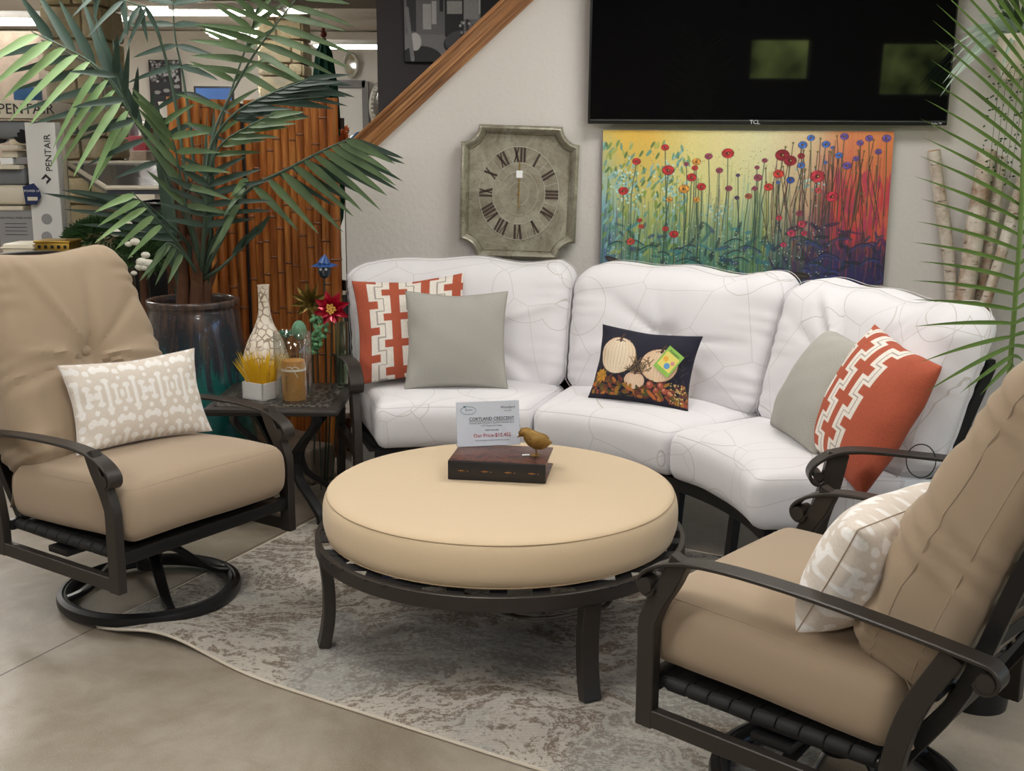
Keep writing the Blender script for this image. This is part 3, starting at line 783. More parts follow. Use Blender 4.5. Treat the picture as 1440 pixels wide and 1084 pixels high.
# --- things on the ottoman
TOP = .5145
p0, p1 = atz(629.8, 673.7, TOP), atz(767.3, 680, TOP); bx = (p1-p0).normalized(); by = Vector((-bx.y, bx.x, 0)); bw = (p1-p0).length
bd_ = .215
bk = thing('book_box', 'dark leather book-shaped box with gilt spine lying on the cream ottoman', 'book', tuple(p0+bx*bw/2+by*bd_/2), math.atan2(bx.y, bx.x))
m = MB(); m.box((0, .002, .0035), (bw, bd_+.004, .007), bev=.002); m.box((0, .002, .0585), (bw, bd_+.004, .007), bev=.002); m.build('cover', 'book_cover', bk)
m = MB(); m.box((-.004, .004, .031), (bw-.03, bd_-.012, .05)); m.build('pages', 'book_page', bk)
m = MB(); m.box((0, -bd_/2+.003, .031), (bw, .010, .062), bev=.003); sp = m.build('spine', 'book_spine', bk)
for i in range(4):
    x = -bw*.36+i*bw*.24; m = MB(); m.box((x, -bd_/2-.0025, .031), (.022, .001, .0015)); m.box((x-.002, -bd_/2-.0025, .031), (.002, .001, .007)); m.box((x+.004, -bd_/2-.0025, .031), (.0015, .001, .005)); m.box((x+.020, -bd_/2-.0025, .030), (.004, .001, .002)); m.build('gilt_mark', 'book_gilt', sp)
ZB = TOP+.0625
# price sign
q0, q1 = atz(643, 629, ZB), atz(732, 625, ZB); sx_ = (q1-q0).normalized(); sw = (q1-q0).length; shh = .150
sg = thing('price_sign', 'clear acrylic stand holding a white price card on the book box', 'sign', tuple((q0+q1)/2), math.atan2(sx_.y, sx_.x))
tilt = Matrix.Rotation(PI/2-.22, 4, 'X')
m = MB(); m.prism([(-sw/2, 0), (sw/2, 0), (sw/2, shh), (-sw/2, shh)], -.0030, -.0016, tilt); m.prism([(-sw/2, 0), (sw/2, 0), (sw/2, shh), (-sw/2, shh)], .0002, .0014, tilt); m.box((0, .03, .001), (sw, .06, .002)); m.build('acrylic_holder', 'acrylic', sg)
m = MB(); m.prism([(-sw/2+.001, .001), (sw/2-.001, .001), (sw/2-.001, shh-.001), (-sw/2+.001, shh-.001)], -.0014, .0001, tilt); card = m.build('card', 'white_card', sg)
def ln(body, u, v, size, mat, sx=1.0): text(body, size, mat, card, tilt @ Matrix.Translation((u, v, .0016)), 'lettering', .0001, 'CENTER', sx)
ln('CORTLAND CRESCENT', .012, .086, .0158, 'ink_black', .92); m = MB(); m.box((.012, .0835, .0016), (.150, .0008, .0002)); m.build('underline', 'ink_black', card, mat=tilt)
ln('Crescent Sofa, Ottoman, 2 Big Man\'s Swivel Rockers', .012, .0755, .0072, 'ink_grey'); ln('2 17" Round End Tables', .012, .0655, .0072, 'ink_grey')
ln('MSRP $17,065', .012, .0505, .0078, 'ink_grey'); ln('Our Price-$10,452', .012, .030, .0176, 'ink_red', .95)
ln('Sale price includes all cushions and frames as shown', .012, .018, .0055, 'ink_grey')
ln('Woodard', .068, .124, .0125, 'ink_grey'); ln('Since 1866', .068, .115, .0055, 'ink_grey')
m = MB(); m.tube([(-.066+.026*math.cos(2*PI*i/28), .121+.013*math.sin(2*PI*i/28), .0016) for i in range(28)], circ(.0006, 4), None, True)
m.tube([(-.078, .133, .0016), (-.073, .125, .0016)], circ(.0006, 4)); m.sphere((-.078, .134, .0016), .005, 8, sc=(1, .5, .2)); m.build('logo', 'ink_teal', card, mat=tilt); ln('RESORT', -.064, .120, .007, 'ink_teal')
# bird
bc_ = atz(752, 641, ZB)
bird = thing('bird_figurine', 'small bronze bird figurine standing on the book box beside the price sign', 'figurine', tuple(bc_), -.1)
V = []; NB = 20; ring = []
spine = [(-.050, .066, .004), (-.047, .070, .010), (-.040, .076, .0150), (-.031, .076, .0180), (-.022, .070, .0215), (-.008, .058, .027), (.008, .050, .0285), (.024, .046, .025), (.036, .045, .018), (.046, .046, .009), (.055, .047, .002)]
m = MB(); m.tube([(a, 0, b) for a, b, r in spine], circ(1, 18), (0, 1, 0), scale=[r for a, b, r in spine]); V = np.array(m.v); V += (.0012*sines(V, 2, 260, 4))[:, None]; m.v = [tuple(p) for p in V]
m.build('body', 'bronze', bird)
m = MB(); m.tube([(-.049, 0, .066), (-.058, 0, .060)], circ(1, 8), None, scale=[.004, .0006]); m.build('beak', 'bronze', bird)
for s_ in (-1, 1):
    m = MB(); m.sphere((.012, s_*.020, .054), .03, 14, sc=(1.1, .32, .62)); V = np.array(m.v); V += (.0014*sines(V, 5, 240, 4))[:, None]; m.v = [tuple(p) for p in V]; m.build('wing', 'bronze', bird)
    m = MB(); m.rod((.004, s_*.007, .032), (.006, s_*.008, .003), .0022, 8)
    for dx, dy in ((-.02, 0), (-.014, .010), (-.014, -.010), (.012, 0)): m.rod((.006, s_*.008, .003), (.006+dx, s_*.008+dy, .0018), .0016, 6)
    m.build('leg', 'bronze', bird)
m = MB(); m.box((0, 0, 0), (.024, .008, .0012)); m.build('price_tag', 'white_card', bird, mat=Matrix.Translation((-.028, -.012, .006)) @ Matrix.Rotation(.2, 4, 'X') @ Matrix.Rotation(.15, 4, 'Z'))

# ================================================================== CRESCENT SOFA
SC = Vector((-.25, 3.55, 0)); RA = math.radians
sofa = thing('crescent_sofa', 'curved white patterned sofa with three seats along the grey wall', 'sofa', (SC.x, SC.y, 0))
EDG = [107.0, 71.5, 36.0, -.5]
def pol(r, a, z): return (r*math.cos(a), r*math.sin(a), z)
for i in range(3):
    a0, a1 = RA(EDG[i]), RA(EDG[i+1]); am = (a0+a1)/2; da = a0-a1
    sx_, sy_, sz_, rr = da*1.31-.004, .56, .19, .05
    V, Fc = softbox(sx_, sy_, sz_, rr, (44, 30, 10))
    def ms(V, am=am, sx_=sx_, i=i):
        V = V.copy(); ux, uy, uz = 2*V[:, 0]/sx_, 2*V[:, 1]/sy_, 2*V[:, 2]/sz_
        V[:, 2] += .030*np.clip(uz, 0, 1)*(1-np.clip(np.abs(ux), 0, 1)**3)*(1-np.clip(np.abs(uy), 0, 1)**3)+.004*sines(V, 10+i, 8)
        V[:, 1] += np.sign(uy)*.012*(1-np.clip(np.abs(uz), 0, 1)**2)*np.clip(np.abs(uy)*3-2, 0, 1)
        r = 1.315+V[:, 1]; a = am-V[:, 0]/1.31
        return np.stack([r*np.cos(a), r*np.sin(a), .420+V[:, 2]], 1)
    sc = put('seat_cushion', ms(V), Fc, 'white_fabric', sofa)
    for sgn in (1, -1):
        e = edge_loop(sx_, sy_, sz_, rr, PI/4); e[:, 2] *= sgn
        m = MB(); m.tube([tuple(p) for p in ms(e)], circ(.0013, 5), None, True); m.build('seam', 'white_seam', sc)
    W, H, T = da*1.56-.002, .60, .21
    V, Fc = softbox(W, T, H, .085, (60, 12, 50)); V[:, 2] += H/2
    def mb(V, am=am, W=W, i=i):
        V = cushion_back(V, W, H, T, 21+i, [.02, .0, -.02][i], H*.50, .017, 13, .0028)
        # vertical folds rolling over the top
        x, z = V[:, 0], V[:, 2]; V[:, 1] += .006*np.sin(x*26+i*2)*np.clip((z/H-.55)*2, 0, 1); V[:, 2] += .010*np.sin(x*17+i)*np.clip((z/H-.8)*5, 0, 1)
        k = z/H; r = 1.565+V[:, 1]*(1-.12*k)+.13*k+.035*k*k; a = am-V[:, 0]/1.56
        return np.stack([r*np.cos(a), r*np.sin(a), .475+z*.96], 1)
    bc = put('back_cushion', mb(V), Fc, 'white_fabric', sofa)
    for yy in (-.07, .06):
        e = edge_loop(W, H, T, .085, 0); q = np.stack([e[:, 0], np.full(len(e), yy), e[:, 1]+H/2], 1)
        m = MB(); m.tube([tuple(p) for p in mb(q)], circ(.0013, 5), None, True); m.build('seam', 'white_seam', bc)
    bp = mb(np.array([[[.02, .0, -.02][i], -T/2, H*.5]]))[0]; m = MB(); m.sphere((0, 0, 0), .017, 12); m.build('button', 'white_fabric', bc, loc=tuple(bp))
m = MB(); AN = [RA(107-i*105.5/40) for i in range(41)]
for r_, z_, w_, h_ in ((1.10, .295, .03, .05), (1.60, .295, .03, .05), (1.70, .60, .03, .03), (1.79, .88, .03, .03)):
    m.tube([pol(r_, a, z_) for a in AN], rectp(h_, w_), (0, 0, 1))
for a in AN[::3]: m.tube([pol(1.10, a, .312), pol(1.60, a, .312)], rectp(.05, .005, .001), (-math.sin(a), math.cos(a), 0))
for a in (107, 71.5, 36.5, 1.5): m.tube([pol(1.62, RA(a), .29), pol(1.70, RA(a), .62), pol(1.79, RA(a), .88)], rectp(.035, .03), (-math.sin(RA(a)), math.cos(RA(a)), 0))
m.build('frame', 'black_metal', sofa)
V, Fc = [], []
SH = [(1.12, .318), (1.58, .322), (1.66, .50), (1.73, .72), (1.785, .90)]  # solid black sheet under seat and back, added to deepen the shade below
for a in AN:
    for r_, z_ in SH: V.append(pol(r_, a, z_))
Fc = [(i*5+k, i*5+k+1, i*5+k+6, i*5+k+5) for i in range(len(AN)-1) for k in range(4)]
MB().add(V, Fc).build('shade_sling', 'strap_black', sofa)
for a in (90, 71.5, 54, 36.5, 19):
    for r_ in ((1.12, 1.09), (1.60, 1.64)):
        p = pol(1, RA(a), 0); q = MB(); q.tube([(p[0]*r_[0], p[1]*r_[0], .29), (p[0]*(r_[0]+r_[1])/2, p[1]*(r_[0]+r_[1])/2, .14), (p[0]*r_[1], p[1]*r_[1], .0)], rectp(.04, .03), (-p[1], p[0], 0)); q.build('leg', 'black_metal', sofa)
def sofa_arm(origin, d):
    """origin: under the seat back, d: direction towards the front"""
    d = Vector(d).normalized(); side = Vector((-d.y, d.x, 0))
    mt = frame(origin, d, side, (0, 0, 1))
    AR = [(-.02, .62), (.10, .640), (.26, .655), (.40, .664), (.48, .655), (.530, .628), (.553, .598), (.550, .572), (.532, .558), (.512, .566), (.508, .584)]
    ar = MB(); ar.tube(catmull(rx(AR, 0), 5), rectp(.060, .011), (0, 1, 0)); ar.tube([(.530, -.030, .585), (.530, .030, .585)], circ(.014, 12), None); ar.build('armrest', 'dark_metal', sofa, mat=mt)
    q = MB()
    q.tube(catmull(rx([(.47, .655), (.49, .55), (.52, .44), (.535, .33), (.535, .25)], 0), 5)+[Vector((.535, 0, .0))], rectp(.034, .062), (0, 1, 0))
    q.tube(rx([(.02, .62), (.06, .45), (.08, .30), (.02, 0.0)], 0), rectp(.034, .045), (0, 1, 0))
    q.tube(rx([(.53, .295), (.05, .295)], 0), rectp(.034, .045), (0, 1, 0))
    q.build('arm_post', 'dark_metal', sofa, mat=mt); return mt
uL = Vector((math.cos(RA(107)), math.sin(RA(107)), 0)); tL = Vector((-uL.y, uL.x, 0))
oL = uL*1.68+tL*.065
sofa_arm((oL.x, oL.y, 0), -uL)
gR = Vector((.925, 3.34, 0))-SC; dR = Vector((-1, .09, 0)).normalized(); oR = gR-dR*.535
SAR = sofa_arm((oR.x, oR.y, 0), dR)

# ================================================================== PILLOWS
def pillow(name, label, w, h, t, bl, x, up, mats, img=None, seam=None, pinch=.085, seed=1, group=None, N=None, cat='pillow', pw=.55):
    """bl: bottom left corner seen from the front, x: along the bottom, up: along the side"""
    x = Vector(x).normalized(); up = Vector(up); up = (up-x*up.dot(x)).normalized(); nz = x.cross(up)
    N = N or (110 if img is not None else 60); M_ = max(20, int(N*h/w)) if img is not None else N
    us, vs_ = np.linspace(-1, 1, N+1), np.linspace(-1, 1, M_+1); U, Vv = np.meshgrid(us, vs_)
    X = w/2*U*(1-pinch*(1-Vv**2)); Y = h/2*Vv*(1-pinch*(1-U**2))
    hgt = (np.clip(1-np.abs(U)**2.4, 0, 1)**pw)*(np.clip(1-np.abs(Vv)**2.4, 0, 1)**pw)*t/2
    P3 = np.stack([U*2, Vv*2, U*0], -1).reshape(-1, 3)
    edge = np.clip((np.maximum(np.abs(U), np.abs(Vv))-.45)*2, 0, 1)*np.clip(hgt/(t*.2), 0, 1)
    wr = (np.sin(9*Vv+3*U+seed)*np.abs(U)**3+np.sin(10*U-2*Vv+seed*2)*np.abs(Vv)**3)*.006*edge+.004*sines(P3, seed, 2.2).reshape(U.shape)*np.clip(hgt/(t*.3), 0, 1)
    Zf = hgt+wr; Zb = -hgt*.9+wr*.5
    Y = Y-.012*h*np.exp(-(U/.35)**2)*np.clip(Vv, 0, 1)**3
    Vf = np.stack([X, Y, Zf], -1).reshape(-1, 3); Vb = np.stack([X, Y, Zb], -1).reshape(-1, 3)
    W1 = N+1; I = np.arange(W1*(M_+1)).reshape(M_+1, W1)
    Ff = np.stack([I[:-1, :-1], I[:-1, 1:], I[1:, 1:], I[1:, :-1]], -1).reshape(-1, 4)
    bord = np.zeros(I.shape, bool); bord[0] = bord[-1] = True; bord[:, 0] = bord[:, -1] = True
    J = np.where(bord, I, I+I.size); Fb = np.stack([J[:-1, :-1], J[1:, :-1], J[1:, 1:], J[:-1, 1:]], -1).reshape(-1, 4)
    Vf[:, 0] += w/2; Vb[:, 0] += w/2; Vf[:, 1] += h/2; Vb[:, 1] += h/2
    Vall = np.concatenate([Vf, Vb]); 
    mt = frame(bl, x, up, nz)
    t0 = thing(name, label, cat, bl, 0, group); mt0 = mt.copy(); mt0.translation = (0, 0, 0)
    me = bpy.data.meshes.new('cover'); me.from_pydata(Vall.tolist(), [], np.concatenate([Ff, Fb]).tolist()); me.materials.append(M[mats])
    me.polygons.foreach_set('use_smooth', [True]*len(me.polygons)); o = bpy.data.objects.new('cover', me); C.objects.link(o); o.parent = t0; o.matrix_local = mt0
    if img is not None:
        H_, W_ = img.shape[:2]
        ii = np.clip(((us+1)/2*W_).astype(int), 0, W_-1); jj = np.clip(((1-(vs_+1)/2)*H_).astype(int), 0, H_-1)
        cf = img[jj][:, ii].reshape(-1, 3); setcol(o, tolin(np.concatenate([cf, cf])))
    if seam:
        loop = [Vf[I[0, i]] for i in range(W1)]+[Vf[I[j, -1]] for j in range(1, M_+1)]+[Vf[I[-1, i]] for i in range(W1-2, -1, -1)]+[Vf[I[j, 0]] for j in range(M_-1, 0, -1)]
        m = MB(); m.tube([tuple(p) for p in loop[::2]], circ(.0016, 5), None, True); m.build('seam', seam, t0, mat=mt0)
    return t0, mt0, Vf.reshape(M_+1, W1, 3)

OR, WHT, GRY = (182, 88, 62), (238, 231, 222), (172, 164, 158)
def greek(W=300, H=300, ang=0, solid=2., u0=.09, du=.285, dv=.265, vof=0.):
    d = Draw(W, H, WHT); U, V_ = d.X, d.Y
    def dist(par):
        best = np.full(U.shape, 9.)
        for k in range(-1, 6):
            if (k % 2) != par: continue
            uk = u0+du*k
            best = np.minimum(best, np.abs(U-uk)-.040)
            for j in range(-1, 7):
                vj = (j+.5*(k % 2))*dv+vof
                best = np.minimum(best, np.maximum(np.abs(U-uk)-.120, np.abs(V_-vj)-.037))
        return best
    a, b = dist(0), dist(1)
    for k in range(-1, 5):
        par = k % 2; ph = np.mod(V_-vof-(.5*par)*dv, dv); near = (ph < dv*.25) | (ph > dv*.75); mid = u0+du*(k+.5); sft = .036
        xm = np.where(near, mid+sft, mid-sft); tr = np.minimum(np.abs(ph-dv*.25), np.abs(ph-dv*.75))
        d.a[((np.abs(U-xm) < .0055) | ((tr < .0055) & (np.abs(U-mid) < sft+.005)))] = GRY
    d.a[np.minimum(a, b) < 0] = OR
    d.a[(U < u0-.02) | (U > solid)] = OR
    n = np.random.RandomState(1).uniform(.94, 1.04, (H, W, 1)); d.a = np.clip(d.a*n, 0, 255)
    return d.a
def trellis(W=260, H=160):
    d = Draw(W, H, (218, 208, 197)); c = (240, 237, 234)
    asp = W/H
    def bone(x, y, L, vert):
        if vert: d.line(x, y-L*asp, x, y+L*asp, .020, c); [d.disc(x, y+s*L*asp, .019, .014, c) for s in (-1, 1)]
        else: d.line(x-L, y, x+L, y, .020, c); [d.disc(x+s*L, y, .014, .019, c) for s in (-1, 1)]
    def hbone(x, y, L, t=.027):
        d.line(x-L, y, x+L, y, t, c)
        for q in (-1, 1): d.disc(x+q*L, y, .020, .026, c); d.disc(x+q*(L+.012), y, .012, .018, c)
    def vbone(x, y, L, t=.027):
        d.line(x, y-L*asp, x, y+L*asp, t, c)
        for q in (-1, 1): d.disc(x, y+q*L*asp, .027, .019, c); d.disc(x, y+q*(L+.010)*asp, .018, .011, c)
    P_ = .20
    for i in range(-1, 7):
        for j in range(-1, 3):
            x, y = i*P_+(.5*P_ if j % 2 else 0)+.03, j*.62*1.0+.10
            hbone(x, y, .045); vbone(x, y+.31, .105); vbone(x+.058, y+.31, .060, .022); vbone(x-.058, y+.31, .060, .022)
            hbone(x+P_*.5, y+.31, .020, .022) if (i+j) % 2 == 0 else d.disc(x+P_*.5, y+.31, .016, .030, c)
            d.disc(x+P_*.5, y+.03, .022, .022, c, 1, .785); d.disc(x+P_*.5, y+.12, .015, .015, c); d.disc(x+P_*.5, y-.10, .018, .018, c); d.disc(x+P_*.5, y+.50, .018, .018, c); hbone(x+P_*.5, y+.60, .03, .022)
    n = np.random.RandomState(2).uniform(.97, 1.02, (H, W, 1)); d.a = np.clip(d.a*n, 0, 255)
    return d.a
def pumpkins(W=330, H=240):
    d = Draw(W, H, (26, 26, 44)); r = random.Random(4); asp = W/H
    for k in range(160):
        x, y = r.uniform(.0, 1), r.uniform(.30, .98)
        if y < .5 and x < .55: continue
        a = r.uniform(-2.6, -.5); L = r.uniform(.03, .07); d.line(x, y, x+L*math.cos(a), y+L*math.sin(a)*asp, .006, r.choice([(66, 62, 50), (84, 72, 54), (56, 54, 60)]), .8)
    def pump(x, y, rx_, ry, base, edge, stem):
        d.disc(x, y, rx_*1.03, ry*1.03, (96, 70, 56))
        d.disc(x, y, rx_, ry, edge)
        for k, f in enumerate((1.0, .78, .52, .26)):
            for s in (-1, 1):
                d.disc(x+s*rx_*(1-f)*0, y, rx_*f, ry*.985, tuple(edge[i]*(.35-.05*k)+base[i]*(.65+.05*k) for i in range(3)), .55)
        for k in range(-4, 5):
            cx = k/4.6; d.poly([(x+rx_*cx*.55, y-ry*asp*.93), (x+rx_*cx*.95, y-ry*asp*.3), (x+rx_*cx*.95, y+ry*asp*.35), (x+rx_*cx*.6, y+ry*asp*.9)], .0045, (200, 160, 132), .75)
        d.poly([(x, y-ry*asp*.82), (x+.005, y-ry*asp*1.05), (x+.02, y-ry*asp*1.22)], .026, (70, 52, 46))
        for k in range(-3, 4): d.line(x, y-ry*asp*.92, x+k*.018, y-ry*asp*(.86-.02*abs(k)), .006, (96, 70, 56))
    pump(.25, .40, .195, .185, (240, 230, 204), (222, 190, 160), 1)
    pump(.70, .47, .185, .165, (238, 216, 186), (218, 176, 140), 1)
    for k in range(60):
        x = r.uniform(.40, .62); y = r.uniform(.42, .62); a = r.uniform(-2.8, -.3); d.line(x, y, x+.05*math.cos(a), y+.05*math.sin(a)*asp, .008, r.choice([(110, 88, 64), (140, 110, 66), (90, 80, 60)]))
    pump(.475, .72, .105, .085, (242, 222, 196), (226, 180, 150), 1)
    pal = [(120, 96, 40), (170, 124, 46), (110, 60, 44), (80, 84, 46), (150, 76, 50), (60, 56, 40), (196, 120, 56), (98, 50, 50)]
    for k in range(150):
        x = r.uniform(.0, 1.0); y = r.uniform(.78, .96) if .33 < x < .62 else r.uniform(.70, .95)
        a = r.uniform(0, PI); d.disc(x, y, r.uniform(.02, .045), r.uniform(.010, .020), r.choice(pal), 1, a); d.line(x-.02*math.cos(a), y-.02*math.sin(a)*asp, x+.02*math.cos(a), y+.02*math.sin(a)*asp, .003, (40, 32, 26), .7)
    for k in range(9): a = k*.7; d.disc(.10+.03*math.cos(a), .70+.045*math.sin(a), .035, .018, (206, 150, 50) if k % 2 else (176, 128, 44), 1, a)
    for x, y, q in ((.64, .75, .036), (.75, .74, .03), (.79, .80, .028), (.84, .82, .026), (.71, .81, .025)): d.disc(x, y, q*1.08, q*1.08, (70, 36, 32)); d.disc(x, y, q, q, (170, 84, 66)); d.disc(x-.008, y-.012, q*.45, q*.45, (214, 150, 122), .8)
    for k in range(50): d.disc(r.uniform(.84, .98), r.uniform(.68, .92), .006, .006, (214, 186, 120))
    d.disc(.66, .88, .06, .02, (190, 104, 52), 1, .7)
    d.rect(0, .945, 1, 1, (26, 26, 44), .9)
    return d.a
ZS = .535
pillow('throw_pillow', 'orange and white greek-key throw pillow at the left end of the sofa', .50, .47, .15, (-.675, 4.865, ZS), (.999, .03, .075), (-.09, .34, .93), 'woven_print', greek(), seam=None, seed=3, N=200)
pillow('throw_pillow', 'pale grey woven throw pillow overlapping the orange pillow at the sofa\'s left end', .445, .43, .15, (-.462, 4.775, ZS), (.998, .02, 0), (-.01, .28, .94), 'grey_weave', None, 'grey_seam', seed=5)
pz, pm, pv = pillow('throw_pillow', 'navy rectangular pillow printed with white pumpkins and autumn leaves on the middle of the sofa', .445, .315, .12, (.315, 4.62, ZS+.005), (.86, -.50, -.03), (.14, .26, .80), 'woven_print', pumpkins(), seed=7, N=200)
def on_pillow(u, v, V3, off=.004):
    H_, W_ = V3.shape[:2]; return Vector(V3[int(v*(H_-1)), int(u*(W_-1))])+Vector((0, 0, off))
# sale tag on the pumpkin pillow
tp = on_pillow(.80, .60, pv, .010)
def tagm(m4): return pm @ Matrix.Translation(tp) @ Matrix.Rotation(-.55, 4, 'Z') @ Matrix.Rotation(.1, 4, 'Y') @ m4
m = MB(); m.box((0, 0, 0), (.078, .105, .0012)); tg = m.build('sale_tag', 'tag_green', pz, mat=tagm(Matrix()))
m = MB(); m.box((0, -.002, .0009), (.064, .066, .0006)); m.build('tag_panel', 'tag_yellow', tg)
for (x, y, r_, mm) in ((-.016, .002, .011, 'tag_orange'), (.006, -.018, .013, 'tag_blue'), (.018, .004, .009, 'tag_pink')):
    m = MB(); m.sphere((x, y, .0014), r_, 12, sc=(1, 1, .05)); m.build('tag_spot', mm, tg)
text('Pumpkin', .014, 'ink_black', tg, Matrix.Translation((0, .034, .0008)), 'lettering', .0002)
pillow('throw_pillow', 'pale grey woven throw pillow standing edge-on beside the orange pillow at the sofa\'s right end', .43, .42, .20, (.975, 4.16, ZS), (.12, -.99, 0), (.22, .02, .38), 'grey_weave', None, 'grey_seam', seed=8, pinch=.03, pw=.45)
pillow('throw_pillow', 'orange and white greek-key throw pillow slumped behind the sofa\'s right armrest', .50, .47, .19, (1.04, 3.90, .545), (.05, -.46, -.05), (.18, -.04, .36), 'woven_print', greek(solid=.76, u0=.0, du=.25, dv=.26), seed=11, N=200, pinch=.04, pw=.48)
a, b = ML @ Vector((-.262, .243, .49)), ML @ Vector((-.155, -.235, .49))
b0 = atz(108, 641, .548); b1 = atz(286, 608, .548); bxd = (b1-b0); bxd.z = 0
pillow('lumbar_pillow', 'small cream trellis-patterned lumbar pillow on the left lounge chair', .50, .305, .13, (b0.x, b0.y, .549), bxd, (-.075, .055, .27), 'woven_print', trellis(), 'white_seam', seed=13, N=200, group='trellis lumbar pillows')
b0 = MR @ Vector((-.045, .335, .535)); bb = MR @ Vector((-.085, -.155, .535)); up = (MR.to_3x3() @ Vector((-.42, -.04, .86)))
# seen from the front of the chair the left corner is the one at the sitter's right
pillow('lumbar_pillow', 'cream trellis-patterned lumbar pillow on the right lounge chair, seen from its side', .50, .29, .22, (bb.x, bb.y, bb.z), (b0-bb), up, 'woven_print', trellis(), 'tan_seam', seed=17, N=200, pinch=.03, pw=.45, group='trellis lumbar pillows')

# price holder hanging from the sofa's right armrest
hp = at(1290, 640, 3.33)
th_ = thing('tag_holder', 'clear plastic price holder hanging by a black cable tie from the sofa\'s right armrest', 'price holder', tuple(SC+SAR.translation+(SAR.to_3x3() @ Vector((.225, .0, .588)))))
m = MB(); m.tube([(.0, .042*math.cos(2*PI*i/24), .048+.052*math.sin(2*PI*i/24)) for i in range(24)], rectp(.006, .003, .0008), (1, 0, 0), True); m.build('cable_tie', 'black_plastic', th_, mat=Matrix.Rotation(1.2, 4, 'Z'))
m = MB(); m.box((0, -.052, -.055), (.15, .004, .17), bev=.0015); m.build('plastic_pocket', 'acrylic', th_)
m = MB(); m.box((0, -.052, -.062), (.125, .0012, .135)); m.build('paper_card', 'white_card', th_)

# ================================================================== SIDE TABLE CORNER
TC = Vector((-.975, 4.735, 0))
st = thing('side_table', 'square dark cast-metal side table between the left chair and the sofa', 'table', tuple(TC))
V, Fc = softbox(.55, .54, .034, .016, (3, 3, 3), lat='bev')
m = MB(); m.add(V+np.array([0, 0, .503]), Fc); m.build('table_top', 'dark_metal', st)
m = MB(); m.box((0, 0, .521), (.47, .46, .004), bev=.0015); m.build('lattice_panel', 'cast_top', st)
m = MB(); m.lathe([(0, .20), (.05, .20), (.06, .22), (.05, .25), (0, .25)], 20); m.build('leg_collar', 'black_metal', st)
for sx_, sy_ in ((1, 1), (1, -1), (-1, 1), (-1, -1)):
    p = catmull([(.17*sx_, .17*sy_, .49), (.165*sx_, .165*sy_, .43), (.10*sx_, .10*sy_, .34), (.055*sx_, .055*sy_, .26), (.07*sx_, .07*sy_, .17), (.13*sx_, .13*sy_, .10), (.175*sx_, .175*sy_, .045), (.185*sx_, .185*sy_, .0)], 5)
    m = MB(); m.tube(p, rectp(.042, .022), (-sy_, sx_, 0)); m.build('leg', 'black_metal', st)
TZ = .5245
def onT(x, y): p = atz(x, y, TZ); return (p.x, p.y, TZ)
vs0 = thing('vase', 'tall slender-necked cream vase with brown veining on the side table', 'vase', onT(376, 551))
pr = catmull([(0, 0, 0), (.06, .0, 0), (.085, .03, 0), (.098, .09, 0), (.096, .15, 0), (.075, .22, 0), (.045, .28, 0), (.028, .33, 0), (.0225, .39, 0), (.0235, .445, 0), (.026, .46, 0)], 4)
m = MB(); m.lathe([(max(0, p.x), p.y) for p in pr]+[(.019, .46), (.017, .40)], 36); m.build('body', 'vase_veined', vs0)
pl = thing('planter', 'small white square planter of bright yellow grass on the side table', 'planter', tuple(Vector(onT(362, 562))+Vector((0, .04, 0))), .0)
pq0, pq1 = Vector(onT(341, 560)), Vector(onT(377, 566)); dx_ = (pq1-pq0).normalized(); an = math.atan2(dx_.y, dx_.x); pl.rotation_euler = (0, 0, an); sz = .118
cc_ = pq0+dx_*sz/2+Vector((-dx_.y, dx_.x, 0))*sz/2; pl.location = cc_
m = MB(); m.box((0, 0, .003), (sz, sz, .006))
for s_ in (-1, 1): m.box((s_*(sz/2-.003), 0, .036), (.006, sz, .072)); m.box((0, s_*(sz/2-.003), .036), (sz, .006, .072))
m.build('pot', 'white_plastic', pl); m = MB(); m.box((0, 0, .055), (sz-.012, sz-.012, .01)); m.build('soil', 'kraft', pl)
m = MB(); r = random.Random(3)
for k in range(190):
    x, y = r.uniform(-.045, .045), r.uniform(-.045, .045); m.leaf((x, y, .058), (x*8+r.uniform(-.15, .15), y*8+r.uniform(-.12, .12), 1), r.uniform(.12, .165), .006, .05, (0, 1, 0), 3)
tag(m.build('grass', 'grass_yellow', pl), kind='stuff')
cd_ = thing('candle', 'amber pillar candle with a kraft label and white ribbon inside the glass cylinder', 'candle', onT(415, 561))
m = MB(); m.lathe([(0, .0), (.046, .0), (.049, .006), (.049, .155), (.046, .165), (.040, .160), (0, .156)], 32); m.build('wax', 'candle_wax', cd_)
m = MB(); m.tube([(.0505*math.cos(a), .0505*math.sin(a), .128) for a in [i*2*PI/32 for i in range(32)]], rectp(.010, .0012, .0003), (0, 0, 1), True)
for sg_ in (-1, 1): m.tube([(.005+.012*sg_+.016*sg_*math.cos(a), -.054-.004*math.sin(a), .135+.010*math.sin(a)) for a in [i*2*PI/14 for i in range(14)]], rectp(.006, .0012, .0003), (0, 1, 0), True)
m.tube([(.01, -.052, .13), (.022, -.056, .112), (.028, -.056, .100)], rectp(.006, .0012, .0003), (0, 1, 0)); m.build('ribbon', 'ribbon', cd_)
m = MB(); 
arc = [(.0500*math.cos(a), .0500*math.sin(a)) for a in [math.radians(215+i*5) for i in range(13)]]
Vq = [(x, y, z) for z in (.03, .125) for x, y in arc]; m.add(Vq, [(i, i+1, 14+i, 13+i) for i in range(12)]); lb = m.build('label', 'kraft', cd_)
text('Fine Candle', .013, 'ink_black', lb, Matrix.Translation((-.018, -.0508, .045)) @ Matrix.Rotation(-.36, 4, 'Z') @ FACE @ Matrix.Rotation(PI/2, 4, 'Z'), 'lettering', .0002, 'LEFT')
gl = thing('glass_cylinder', 'clear glass cylinder standing around the amber candle on the side table', 'glass cylinder', onT(414, 562))
